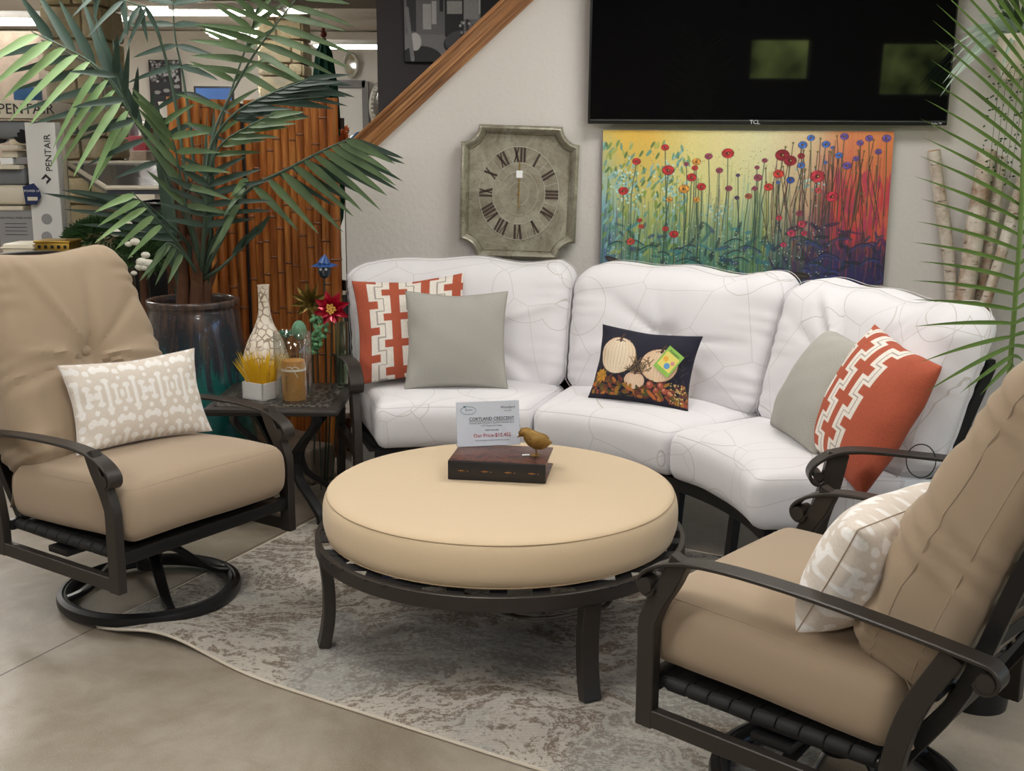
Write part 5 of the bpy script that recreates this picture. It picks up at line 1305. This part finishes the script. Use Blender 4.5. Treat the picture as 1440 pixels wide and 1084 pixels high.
# clock
ck0 = at(729.5, 271, 5.46); k_ = 5.40/1600
ck = thing('wall_clock', 'galvanized metal wall clock with Roman numerals left of the television', 'clock', (ck0.x, 5.47, ck0.z))
CKR = Matrix.Rotation(math.radians(1.6), 4, 'Y') @ FACE
hw, hh = 82*k_, 92*k_; cr = 24*k_
def outline(s):
    hw_, hh_ = hw-s, hh-s; pts = []
    for (sx_, sy_) in ((1, 1), (-1, 1), (-1, -1), (1, -1)):
        seg = [(hw-(cr+s*.8)*math.cos(a)*1.0, hh-(cr+s*.8)*math.sin(a)) for a in [PI/2*i/8 for i in range(9)]]
        # arc centred on the sharp corner, bulging inwards
        q = []
        for i in range(9):
            a = PI/2*i/8; q.append((hw-(cr+s)*math.sin(a), hh-(cr+s)*math.cos(a)))
        q = [(hw_, q[0][1])]+q[1:-1]+[(q[-1][0], hh_)]
        q = [(x*sx_, y*sy_) for x, y in q]
        if sx_*sy_ < 0: q = q[::-1]
        pts += q
    return pts
levels = [(0, 0), (.0, .034), (.006, .050), (.015, .056), (.024, .050), (.032, .030), (.036, .027), (.040, .030), (.044, .016)]
V, Fc = [], []
for s_, z_ in levels: V += [(x, y, z_) for x, y in outline(s_)]
n_ = len(outline(0))
for l in range(len(levels)-1): Fc += [(l*n_+i, l*n_+(i+1) % n_, (l+1)*n_+(i+1) % n_, (l+1)*n_+i) for i in range(n_)]
MB().add(V, Fc, smooth=False).build('frame', 'galvanized', ck, mat=CKR)
m = MB(); m.prism(outline(.042), .0, .0165); m.build('face', 'galvanized', ck, mat=CKR)
ex, ey = 56*k_, 64.5*k_
m = MB()
for f, w_ in ((1, .0022), (.655, .0022), (.47, .0018), (.245, .0018)): m.tube([(ex*f*math.cos(2*PI*i/64), ey*f*math.sin(2*PI*i/64)-.004, .0175) for i in range(64)], circ(w_, 6), None, True)
for i in range(12):
    a = PI/2-(i+.5)*PI/6
    if i in (1, 3, 4, 5, 9, 10, 11, 2): m.rod((ex*.66*math.cos(a), ey*.66*math.sin(a)-.004, .0172), (ex*math.cos(a), ey*math.sin(a)-.004, .0172), .0013, 5)
m.build('dial_rings', 'ring_silver', ck, mat=CKR)
ROM = ['XII', 'I', 'II', 'III', 'IV', 'V', 'VI', 'VII', 'VIII', 'IX', 'X', 'XI']
m = MB()
def bar(m, m4, x0, y0, x1, y1, w_):
    d = Vector((x1-x0, y1-y0, 0)).normalized(); nn = Vector((-d.y, d.x, 0))*w_/2; a, b = Vector((x0, y0, .0)), Vector((x1, y1, .0))
    P_ = [a-nn, b-nn, b+nn, a+nn]; V = [m4 @ (p+Vector((0, 0, z))) for z in (.0, .0022) for p in P_]
    m.add(V, [(0, 3, 2, 1), (4, 5, 6, 7), (0, 1, 5, 4), (1, 2, 6, 5), (2, 3, 7, 6), (3, 0, 4, 7)], smooth=False)
for i, s_ in enumerate(ROM):
    m = MB(); a = PI/2-i*PI/6; px_, py_ = ex*.83*math.cos(a), ey*.83*math.sin(a)-.004
    m4 = Matrix.Translation((px_, py_, .0165)) @ Matrix.Rotation(math.atan2(py_+.004, px_)-PI/2, 4, 'Z'); hh2 = ey*.31/2; wd_ = {'I': .0155, 'V': .026, 'X': .028}; tot = sum(wd_[c] for c in s_); x = -tot/2
    for c in s_:
        w_ = wd_[c]; xc = x+w_/2
        if c == 'I': bar(m, m4, xc, -hh2, xc, hh2, .0105)
        if c == 'V': bar(m, m4, xc-w_*.36, hh2, xc, -hh2, .0105); bar(m, m4, xc+w_*.36, hh2, xc, -hh2, .0035)
        if c == 'X': bar(m, m4, xc-w_*.36, hh2, xc+w_*.36, -hh2, .0105); bar(m, m4, xc+w_*.36, hh2, xc-w_*.36, -hh2, .006)
        x += w_
    m.build('numeral', 'numeral_brown', ck, mat=CKR)
m = MB(); m.rod((0, -.0, .020), (0, ey*.66, .020), .0022, 6); m.rod((0, 0, .021), (.002, -ey*.30, .021), .0020, 6); m.sphere((0, -.004, .021), .006, 10); m.sphere((.002, -ey*.30, .021), .005, 8); m.build('hands', 'gold_metal', ck, mat=CKR)
m = MB(); m.box((0, ey*.40, .025), (.030, .034, .002)); m.build('paper_tag', 'white_card', ck, mat=CKR)

# black and white photograph on the charcoal wall
def patio(W=260, H=220):
    d = Draw(W, H, (38, 38, 42)); r = random.Random(2)
    d.rect(.0, .62, 1, 1, (120, 120, 124)); d.rect(.02, .0, .22, .18, (150, 150, 150)); d.rect(.36, 0, .56, .62, (190, 190, 194)); d.rect(.36, .28, .56, .5, (110, 110, 112)); d.rect(.455, 0, .475, .8, (50, 50, 54)); d.rect(.36, .44, .55, .66, (150, 150, 152))
    d.rect(.0, .40, .30, .78, (104, 104, 108)); d.rect(.0, .40, .30, .44, (160, 160, 162)); d.rect(.12, .30, .24, .42, (120, 120, 124)); d.rect(.13, .26, .23, .31, (180, 180, 182)); d.rect(.13, .41, .25, .47, (196, 196, 198)); d.rect(.14, .54, .20, .74, (170, 170, 172)); d.rect(.205, .52, .24, .70, (176, 176, 178)); d.rect(.02, .50, .09, .76, (40, 40, 44)); d.rect(.26, .44, .29, .6, (30, 30, 34))
    d.rect(.30, .36, .44, .80, (22, 22, 26)); d.rect(.315, .40, .425, .52, (90, 90, 94)); d.rect(.315, .52, .425, .62, (160, 160, 160)); d.rect(.56, 0, 1, .66, (16, 16, 20)); d.rect(.62, .1, .9, .22, (50, 50, 54))
    d.disc(.12, .98, .16, .09, (20, 20, 24)); d.disc(.08, .84, .045, .06, (200, 200, 200)); d.line(.02, .58, .06, .98, .03, (120, 120, 124)); d.disc(.44, .86, .15, .09, (28, 28, 32)); d.disc(.44, .84, .14, .08, (70, 70, 76)); d.disc(.47, .80, .06, .03, (14, 14, 16))
    for k in range(22): d.disc(r.uniform(.40, .54), r.uniform(.66, .80), .010, .010, r.choice([(210, 210, 210), (60, 60, 62), (140, 140, 140)]))
    return d.a*(1+.06*np.random.RandomState(3).uniform(-1, 1, (H, W, 1)))
c0, c1 = at(568, 88, 6.96), at(760, 88, 6.96); cw = c1.x-c0.x; chh = .72
bw_ = thing('photo_canvas', 'black and white patio photograph on the charcoal wall above the oak rail', 'picture', ((c0.x+c1.x)/2, 6.965, c0.z+chh/2))
m = MB(); m.box((0, .0125, 0), (cw, .036, chh), bev=.006); m.build('canvas_frame', 'black_plastic', bw_); im = patio()*1.35; picture('print', np.clip(im, 0, 255), cw-.012, chh-.012, 'photo_print', bw_, Matrix.Translation((0, -.0062, 0)) @ FACE)

# birch logs leaning on the wall
for (x0, y0, x1, y1, rr, lab) in ((1315, 212, 1339, 425, .030, 'leftmost speckled birch log leaning on the wall behind the sofa'), (1391, 212, 1352, 430, .043, 'thickest brown birch log leaning on the wall behind the sofa'),
        (1408, 220, 1378, 430, .026, 'slim birch log just right of the thickest one, leaning on the wall'), (1440, 248, 1384, 430, .026, 'most slanted slim birch log at the right, partly behind the palm frond')):
    tpz = at(x0, y0, 5.47-rr); fy = {'l': 5.44, 't': 5.30, 's': 5.40, 'm': 5.22}[lab[0]]
    u0, u1 = 1.0, 6.0
    for _ in range(40):
        um_ = (u0+u1)/2; zz = at(x0+(x1-x0)*um_, y0+(y1-y0)*um_, fy).z
        if zz > 0: u0 = um_
        else: u1 = um_
    foot = at(x0+(x1-x0)*u0, y0+(y1-y0)*u0, fy); foot.z = 0
    t = thing('birch_log', lab, 'log', (foot.x, foot.y, 0), 0, 'birch logs leaning on the wall'); rel = tpz-foot; m = MB(); P = []
    for j in range(15): u = j/14; P.append(rel*u+Vector((.006*math.sin(u*9+x0), .003*math.cos(u*7), 0)))
    P[0].z = .004
    m.tube(P, circ(1, 14), None, scale=[rr*(1+.07*math.sin(j*1.7+x0)) for j in range(15)]); m.build('bark', 'birch_bark', t)
    m = MB(); dd = rel.normalized(); m.rod(P[-1], P[-1]+dd*.002, rr*.92, 14); m.build('sawn_end', 'log_end', t)

# ================================================================== THE SHOP BEHIND
def boxth(name, label, cat, x0, y0, x1, y1, Y, depth, mats, group=None, bev=.006, part='body', z0=None):
    """a block whose front face spans the picture rectangle at depth Y"""
    a, b = at(x0, y1, Y), at(x1, y0, Y); w_, h_ = b.x-a.x, b.z-a.z; zb = a.z
    if z0 is not None: h_ += zb-z0; zb = z0
    t = thing(name, label, cat, ((a.x+b.x)/2, Y+depth/2, zb), 0, group); m = MB(); m.box((0, 0, h_/2), (w_, depth, h_), bev=min(bev, h_*.3, depth*.3)); m.build(part, mats, t); return t, w_, h_
# stone pillars
def pillar(x0, x1, Y, depth, label, seed):
    a, b = at(x0, 300, Y), at(x1, 300, Y); w_ = b.x-a.x; t = thing('stone_pillar', label, 'pillar', ((a.x+b.x)/2, Y+depth/2, 0), 0, 'stone pillars'); r = random.Random(seed)
    m = MB(); m.box((0, 0, 1.4), (w_-.06, depth-.06, 2.8)); m.build('core', 'pillar_core', t); m = MB(); z = 0
    while z < 2.78:
        h = r.choice([.11, .14, .17, .2]); h = min(h, 2.8-z)
        if h < .05: break
        for side in range(4):
            L = w_ if side % 2 == 0 else depth; x = -L/2
            while x < L/2-.02:
                ww = min(r.uniform(.12, .34), L/2-x)
                if L/2-(x+ww) < .08: ww = L/2-x
                V, Fc = softbox(ww-.010, .07, h-.010, .016, (6, 3, 5)); V = V+(.010*sines(V+np.array([x, z, side]), seed, 16, 5))[:, None]*np.array([.5, 1, .5]); V += np.array([x+ww/2, -(depth if side % 2 == 0 else w_)/2+.03-r.uniform(0, .012), z+h/2])
                a_ = side*PI/2; R3 = np.array([[math.cos(a_), -math.sin(a_), 0], [math.sin(a_), math.cos(a_), 0], [0, 0, 1]]); m.add(V @ R3.T, Fc); x += ww
        z += h
    m.build('stones', 'limestone', t)
pillar(78, 158, 7.4, .42, 'rough pale limestone pillar behind the left palm fronds', 3)
pillar(372, 432, 10.4, .45, 'distant limestone pillar left of the green umbrella, behind the palm', 4)
# white display stand with shelves
SY = 6.45
x0w, x1w = at(-30, 300, SY).x, at(52, 300, SY).x
ds = thing('display_stand', 'white retail display stand of pool equipment at the left edge', 'display stand', ((x0w+x1w)/2, SY+.25, 0)); cxs = (x0w+x1w)/2
def loc_(x, y, Y=SY): p = at(x, y, Y); return Vector((p.x-cxs, Y-SY-.25, p.z))
W_s = x1w-x0w; topz = at(0, 140, SY).z
m = MB(); m.box((0, .24, topz/2), (W_s, .02, topz)); m.build('back_panel', 'cream_plastic', ds)
a, b = loc_(46, 340), loc_(78, 172); m = MB(); m.box(((a.x+b.x)/2, -.21, b.z/2), (b.x-a.x-.01, .08, b.z), bev=.004); col = m.build('column', 'white_plastic', ds)
m = MB()
for yy in (308, 333): p = loc_(66, yy); m.prism([(p.x+.030*math.cos(2*PI*i/24), p.z+.030*math.sin(2*PI*i/24)) for i in range(24)], .2505, .2525, FACE)
m.build('round_inset', 'grey_card', col)
pc = loc_(67, 215); text('PENTAIR', .052, 'ink_black', col, Matrix.Translation((pc.x+.02, -.2515, pc.z-.0)) @ FACE @ Matrix.Rotation(PI/2, 4, 'Z'), 'lettering', .001)
m = MB(); p = loc_(65, 252); m.add([(p.x, -.252, p.z-.03), (p.x+.03, -.252, p.z), (p.x, -.252, p.z+.03), (p.x-.03, -.252, p.z), (p.x, -.252, p.z-.012), (p.x+.013, -.252, p.z), (p.x, -.252, p.z+.012), (p.x-.013, -.252, p.z)], [(0, 1, 5, 4), (1, 2, 6, 5), (2, 3, 7, 6)], smooth=False); m.build('logo', 'ink_black', col)
a, b = loc_(-30, 166), loc_(52, 141); m = MB(); m.box(((a.x+b.x)/2, -.0, (a.z+b.z)/2), (b.x-a.x, .5, b.z-a.z), bev=.003); hd = m.build('header', 'cream_plastic', ds)
pc = loc_(27, 160); text('PENTAIR', .080, 'ink_black', hd, Matrix.Translation((pc.x+.04, -.2515, pc.z)) @ FACE, 'lettering', .001)
for yy in (204, 232, 290):
    p = loc_(0, yy); m = MB(); m.box((-.04, 0, p.z-.012), (W_s-.08, .48, .024), bev=.004); m.build('shelf', 'cream_plastic', ds)
def onshelf(x, y, Y=SY+.1): p = at(x, y, Y); return p
# things on the stand
def cleaner(x, y, label, body, s=1.0):
    p = at(x, y, SY+.12); t = thing('pool_cleaner', label, 'pool cleaner', (p.x, SY+.14, p.z+.001))
    m = MB(); V, Fc = softbox(.26*s, .22*s, .10*s, .03*s, (8, 8, 5)); m.add(V+np.array([0, 0, .075*s]), Fc); m.build('shell', body, t)
    for sx_ in (-1, 1):
        for sy_ in (-.7, .7):
            w = MB(); q = [(.052*s*math.cos(2*PI*i/20), .052*s*math.sin(2*PI*i/20)) for i in range(20)]; w.prism(q, -.016, .016, Matrix.Translation((sx_*.10*s, sy_*.125*s, .052*s)) @ FACE); w.prism([(u*.5, v*.5) for u, v in q], .016, .022, Matrix.Translation((sx_*.10*s, sy_*.125*s, .052*s)) @ FACE); w.build('wheel', 'black_plastic', t)
cleaner(16, 202, 'black-wheeled grey pool cleaner under the stand header', 'grey_plastic', 1.0)
p = at(14, 288, SY+.1); t = thing('pool_cleaner', 'white and grey robotic pool cleaner on the lowest shelf of the stand', 'pool cleaner', (p.x, SY+.16, p.z+.001))
V, Fc = softbox(.27, .25, .11, .03, (8, 8, 5)); m = MB(); m.add(V+np.array([0, 0, .057]), Fc); m.build('base', 'cream_plastic', t); V, Fc = softbox(.25, .22, .10, .025, (8, 8, 5)); m = MB(); m.add(V+np.array([0, 0, .162]), Fc); m.build('hood', 'grey_plastic', t); m = MB(); m.box((0, -.02, .215), (.2, .16, .008), bev=.003); m.build('lid', 'blue_plastic', t)
for k, (x0, x1, y0, y1, mt_, lab) in enumerate(((0, 18, 222, 231, 'white_card', 'flat white carton on the stand\'s middle shelf'), (22, 42, 221, 231, 'grey_card', 'small grey carton on the stand\'s middle shelf'), (2, 24, 212, 221.5, 'cream_plastic', 'cream carton stacked on the flat white one'))):
    boxth('carton', lab, 'box', x0, y0, x1, y1, SY+.05, .2, mt_)
# hanging blue tag
p0_, p1_ = at(35, 288, SY-.03), at(56, 258, SY-.03); t = thing('hang_tag', 'navy hexagonal hang tag on the display stand\'s shelf edge', 'tag', ((p0_.x+p1_.x)/2, SY-.03, (p0_.z+p1_.z)/2), 0)
w_, h_ = (p1_.x-p0_.x)/2, (p1_.z-p0_.z)/2; m = MB(); m.prism([(-w_, -h_*.9), (w_*.3, -h_), (w_, -h_*.35), (w_, h_*.3), (w_*.4, h_), (-w_, h_*.8)], -.001, .001, FACE @ Matrix.Rotation(.1, 4, 'Z')); cdg = m.build('card', 'navy_card', t)
text('POWER UP', .018, 'ink_white', cdg, Matrix.Translation((0, -.0015, .012)) @ FACE, 'lettering', .0003); m = MB(); m.box((0, -.002, -.025), (w_*1.2, .001, .02)); m.build('printed_panel', 'cream_plastic', cdg)
# grey sign board in the lower bay
p0_, p1_ = at(2, 352, SY+.02), at(47, 295, SY+.02); sb = thing('sign_board', 'grey pool savings sign board in the lowest bay of the display stand', 'sign', ((p0_.x+p1_.x)/2, SY+.02, p0_.z)); w_, h_ = p1_.x-p0_.x, p1_.z-p0_.z
m = MB(); m.box((0, .005, h_/2), (w_, .012, h_)); bd__ = m.build('board', 'grey_card', sb); text('MORE POOLS. MORE SAVINGS.', .0155, 'ink_black', bd__, Matrix.Translation((0, -.002, h_*.78)) @ FACE, 'lettering', .0003)
for k in range(4): m = MB(); m.box((-.005, -.002, h_*(.66-.09*k)), (w_*.62, .0008, .003)); m.build('text_line', 'ink_black', bd__)
# counter with boxes just behind the left chair
p0_, p1_ = at(-40, 364, 5.65), at(100, 364, 5.65)
ct = thing('display_counter', 'low display counter behind the left chair carrying cartons', 'counter', ((p0_.x+p1_.x)/2, 5.85, 0)); m = MB(); m.box((0, 0, p0_.z/2-.012), (p1_.x-p0_.x, .40, p0_.z-.024), bev=.006); m.build('cabinet', 'wall_grey_box', ct); m = MB(); m.box((0, 0, p0_.z-.012), (p1_.x-p0_.x+.03, .43, .024), bev=.006); m.build('counter_top', 'old_wood', ct)
tz_ = p0_.z
def oncounter(name, label, cat, x0, x1, ytop, Yf, depth, mats, bev=.008, lid=None):
    a, b = at(x0, ytop, Yf), at(x1, ytop, Yf); w_, h_ = b.x-a.x, a.z-tz_; t = thing(name, label, cat, ((a.x+b.x)/2, Yf+depth/2, tz_+.001)); m = MB(); m.box((0, 0, h_*.5), (w_, depth, h_), bev=bev); m.build('body', mats, t)
    if lid: m = MB(); m.box((0, 0, h_*.72), (w_+.012, depth+.012, .008), bev=.003); m.build('lid_rim', lid, t)
    return t, w_, h_, depth
oncounter('carton', 'cream lidded carton stacked box behind the left chair, beside the gold lantern', 'box', 2, 46, 343, 5.68, .2, 'cream_plastic', .012, 'cream_plastic')
t, w_, h_, dp = oncounter('gold_lantern', 'brass lattice box with square cut-outs behind the left chair\'s back', 'lantern', 49, 97, 341, 5.68, .16, 'gold_metal', .006)
m = MB()
for i in range(5):
    for j in range(2): m.box((-w_*.38+w_*.19*i, -dp/2-.001, h_*(.3+.42*j)), (w_*.085, .004, h_*.2))
m.build('cut_outs', 'black_plastic', t); m = MB(); m.box((0, 0, h_+.002), (w_+.014, dp+.014, .012), bev=.004); m.build('rim', 'gold_metal', t)
# slanted glossy table top
q = [at(94, 229, 7.0), at(268, 229, 6.95), at(268, 264, 6.3), at(150, 264, 6.3)]; cq = sum(q, Vector())/4
gt = thing('outdoor_fire_table', 'glossy slate-blue slanted table top glimpsed behind the palm fronds', 'table', (cq.x, cq.y, 0)); nn = (q[1]-q[0]).cross(q[3]-q[0]).normalized(); nn = nn if nn.z > 0 else -nn
V = [p-Vector((cq.x, cq.y, 0)) for p in q]; V += [p-Vector((0, 0, .035)) for p in V]; m = MB(); m.add(V, [(0, 3, 2, 1), (4, 5, 6, 7), (0, 1, 5, 4), (1, 2, 6, 5), (2, 3, 7, 6), (3, 0, 4, 7)], smooth=False); m.build('table_top', 'tinted_top', gt)
m = MB(); m.box((.22, .06, cq.z/2-.08), (.32, .34, cq.z-.16), bev=.01); m.build('base', 'black_plastic', gt); m = MB(); e_ = .012
for i in range(4): m.rod(V[i]+Vector((0, 0, .0)), V[(i+1) % 4], .013, 8)
m.build('edge_trim', 'cream_plastic', gt)
# shrubs and blooms behind the left chair
def shrub(name, label, x, y, Y, R_, n, mat_, seed, lw=.012, ll=.07, cat='plant'):
    p = at(x, y, Y); t = thing(name, label, cat, (p.x, Y, 0)); r = random.Random(seed); m = MB()
    for k in range(n):
        a, e = r.uniform(0, 6.28), r.uniform(-.3, 1.4); q = Vector((math.cos(a)*math.cos(e)*R_[0], math.sin(a)*math.cos(e)*R_[1], p.z+math.sin(e)*R_[2]))*1.0; q0 = Vector((q.x*.7, q.y*.7, p.z+(q.z-p.z)*.7)); m.leaf(q0, (q-Vector((0, 0, p.z)))+Vector((r.uniform(-.1, .1),)*3), r.uniform(.6, 1.1)*ll, lw, .2, (0, -1, .3), 3)
    m.build('foliage', mat_, t); m = MB(); m.tube([(0, 0, .16), (0, 0, p.z)], circ(.02, 8)); m.build('stem', 'trunk', t); m = MB(); m.lathe([(0, 0), (.11, 0), (.14, .2), (.125, .2), (0, .18)], 20); m.build('pot', 'black_plastic', t); return t, p
shrub('shrub', 'dense dark green shrub right of the gold lantern', 142, 345, 6.32, (.25, .17, .17), 1100, 'shrub_leaf', 1)
shrub('shrub', 'low dark foliage under the slanted table top, behind the palm pot', 238, 345, 6.0, (.16, .12, .20), 900, 'shrub_leaf', 2)
t, p = shrub('flowering_plant', 'white-blooming plant between the palm pot and the left chair', 200, 366, 5.72, (.11, .09, .12), 260, 'shrub_leaf', 5); m = MB(); r = random.Random(6)
for k in range(16): c = Vector((r.uniform(-.11, .11), -.10, p.z+r.uniform(-.08, .20))); m = MB(); m.sphere(c, r.uniform(.014, .032), 8, sc=(1, .7, .7)); m.build('bloom', 'white_flower', t)
# grill
t, w_, h_ = boxth('grill', 'black barbecue grill glimpsed behind the palm stems', 'grill', 186, 285, 252, 330, 7.25, .5, 'black_plastic', z0=0); m = MB(); m.tube([(-w_/2, -.0, h_), (w_/2, 0, h_)], [(.22*math.cos(PI*i/10), .2*math.sin(PI*i/10)) for i in range(11)], (0, 1, 0)); m.build('hood', 'black_metal', t)
# closed green umbrella
up = at(455, 54, 9.0); um = thing('patio_umbrella', 'closed dark green patio umbrella behind the bamboo screen', 'umbrella', (up.x, 9.0, 0)); n_ = 40; V = []; Fc = []
prf = [(.015, up.z), (.055, up.z-.10), (.085, up.z-.35), (.105, up.z-.7), (.125, up.z-1.05), (.10, up.z-1.35), (.07, up.z-1.45)]
for r_, z_ in prf:
    for i in range(n_): a = 2*PI*i/n_; k = 1+.22*math.cos(8*a+z_*1.2)*min(1, r_/.06); V.append((r_*k*math.cos(a), r_*k*math.sin(a), z_))
for j in range(len(prf)-1): Fc += [(j*n_+i, j*n_+(i+1) % n_, (j+1)*n_+(i+1) % n_, (j+1)*n_+i) for i in range(n_)]
MB().add(V, Fc).build('canopy', 'umbrella_green', um); m = MB(); m.tube([(0, 0, .05), (0, 0, up.z)], circ(.02, 10)); m.build('pole', 'trunk', um); m = MB(); m.sphere((0, 0, up.z+.03), .026, 12); m.sphere((0, 0, up.z+.065), .014, 10); m.build('finial', 'finial_red', um); m = MB(); m.lathe([(0, 0), (.25, 0), (.25, .04), (.05, .08), (0, .08)], 24); m.build('base', 'black_plastic', um)
# wall mirrors at the far wall
def mirror(x, y, rx_, ry_, Y, lab, ornate):
    c = at(x, y, Y); k = Y/1600*.98; t = thing('wall_mirror', lab, 'mirror', (c.x, Y+.02, c.z)); m = MB(); m.prism([(rx_*k*math.cos(2*PI*i/40), ry_*k*math.sin(2*PI*i/40)) for i in range(40)], 0, .01, FACE); m.build('glass', 'mirror', t)
    m = MB(); m.tube([(rx_*k*math.cos(2*PI*i/48), -.012, ry_*k*math.sin(2*PI*i/48)) for i in range(48)], circ(.03 if ornate else .018, 8), None, True)
    if ornate:
        for i in range(26): a = 2*PI*i/26; m.sphere((rx_*k*.88*math.cos(a), -.02, ry_*k*.88*math.sin(a)), .03, 6)
    m.build('frame', 'ring_silver', t)
mirror(493.5, 91, 9, 15, 12.9, 'small oval mirror on the far wall above the door', False)
mirror(536, 150, 14, 30, 12.9, 'round ornate mirror on the far wall, half hidden by the charcoal wall', True)
c = at(508, 197, 8.2); t = thing('blue_ball', 'round blue object peeking above the oak rail', 'ball', (c.x, 8.2, 0)); m = MB(); m.sphere((0, 0, c.z-.04), .10, 20); m.build('ball', 'blue_plastic', t); m = MB(); m.tube([(0, 0, 0), (0, 0, c.z-.13)], circ(.02, 8)); m.lathe([(0, 0), (.12, 0), (.12, .02), (0, .03)], 16); m.build('stand', 'black_plastic', t)
c = at(482, 196, 5.75); t = thing('dried_flowers', 'orange dried flowers at the bamboo screen\'s upper right corner', 'flowers', (c.x, 5.80, 0)); m = MB(); r = random.Random(3)
for k in range(110): a, e = r.uniform(0, 6.28), r.uniform(-1.2, 1.3); m.leaf((0, 0, c.z+r.uniform(-.06, .05)), (math.cos(a)*math.cos(e), math.sin(a)*math.cos(e), math.sin(e)), r.uniform(.02, .05), .014, .2, (0, -1, .3), 3)
m.build('blooms', 'orange_leaf', t); m = MB(); m.tube([(0, 0, .0), (0, 0, c.z)], circ(.006, 8)); m.lathe([(0, 0), (.05, 0), (.06, .18), (.045, .18), (0, .16)], 16); m.build('stem', 'trunk', t)
# service counter, pictures and boxes far left
def bwpic(W=90, H=140):
    r = np.random.RandomState(8); a = np.full((H, W, 3), 60.); 
    d = Draw(W, H, (50, 50, 54)); q = random.Random(8)
    for k in range(120): d.disc(q.uniform(0, 1), q.uniform(0, .35), .05, .04, q.choice([(200, 200, 200), (30, 30, 34), (110, 110, 112)]), .9)
    for k in range(10): d.disc(q.uniform(.2, .9), q.uniform(.42, .95), q.uniform(.08, .2), .05, q.choice([(220, 220, 220), (160, 160, 160)]))
    d.rect(.3, .55, .6, .6, (30, 30, 34)); return d.a
c0, c1 = at(208, 84, 12.9), at(252, 84, 12.9); c2 = at(208, 168, 12.9); t = thing('photo_canvas', 'tall black and white photograph on the far wall behind the palm', 'picture', ((c0.x+c1.x)/2, 12.93, (c0.z+c2.z)/2)); m = MB(); m.box((0, 0, 0), (c1.x-c0.x, .04, c0.z-c2.z)); m.build('canvas_frame', 'black_plastic', t); picture('print', bwpic(), c1.x-c0.x-.02, c0.z-c2.z-.02, 'photo_print', t, Matrix.Translation((0, -.0215, 0)) @ FACE)
t, w_, h_ = boxth('service_counter', 'brown shop counter with a white top seen through the palm', 'counter', 200, 176, 335, 215, 10.5, .6, 'trunk', z0=0); m = MB(); m.box((0, 0, h_), (w_+.1, .7, .05), bev=.01); m.build('counter_top', 'door_white', t); CTZ = h_+.025
c = at(302, 150, 10.6); t = thing('computer_monitor', 'computer monitor with a blue screen on the far shop counter', 'monitor', (c.x, 10.6, CTZ)); m = MB(); m.box((0, 0, .20), (.36, .03, .24), bev=.006); m.box((0, .02, .06), (.05, .03, .1)); m.box((0, .02, .008), (.18, .14, .015)); m.build('housing', 'black_plastic', t); m = MB(); m.box((0, -.016, .20), (.32, .004, .20)); emis('screen_glow', (50, 110, 200), .25); M['screen_glow'].node_tree.nodes['Principled BSDF'].inputs['Base Color'].default_value = (.02, .05, .12, 1); m.build('screen', 'screen_glow', t)
for k, (x, lab) in enumerate(((236, 'white bucket on the far shop counter, left one'), (262, 'white bucket on the far shop counter, right one'))):
    c = at(x, 170, 10.45); t = thing('bucket', lab, 'bucket', (c.x, 10.5, CTZ)); m = MB(); m.lathe([(0, 0), (.07, 0), (.085, .16), (.09, .16), (.09, .175), (0, .175)], 18); m.build('tub', 'door_white', t)
t, w_, h_ = boxth('red_cabinet', 'dark red cabinet right of the stone pillar', 'cabinet', 156, 191, 205, 210, 8.6, .5, 'red_plastic', z0=0); RZ = h_
boxth('bag', 'blue-grey chemical pail box standing on the red cabinet', 'box', 160, 166, 182, 190, 8.75, .2, 'grey_plastic', z0=RZ+.001)
t, w_, h_ = boxth('low_shelf', 'low white storage shelf in front of the red cabinet', 'shelf', 150, 228, 215, 250, 8.3, .28, 'cream_plastic', z0=0); LZ = h_
for k, (x0, x1, y0, mt_, lab) in enumerate(((157, 176, 208, 'white_card', 'white drawer-like box left on the low storage shelf'), (181, 206, 212, 'old_wood', 'brown patterned basket on the low storage shelf'))):
    boxth('storage_box', lab, 'box', x0, y0, x1, 228, 8.35, .18, mt_, z0=LZ+.001)
t, w_, h_ = boxth('storage_shelf', 'dark tall storage shelf at the top left corner behind palm leaves', 'shelf', -60, 44, 50, 60, 8.9, .5, 'old_wood', z0=0)
boxth('blue_tote', 'blue tote bag on top of the display stand header', 'bag', 19, 122, 47, 141, SY+.1, .12, 'blue_plastic', z0=topz+.002)
boxth('pale_carton', 'blue and white carton between the stand and the stone pillar', 'box', 57, 142, 65, 169, 6.9, .2, 'white_card', z0=0)
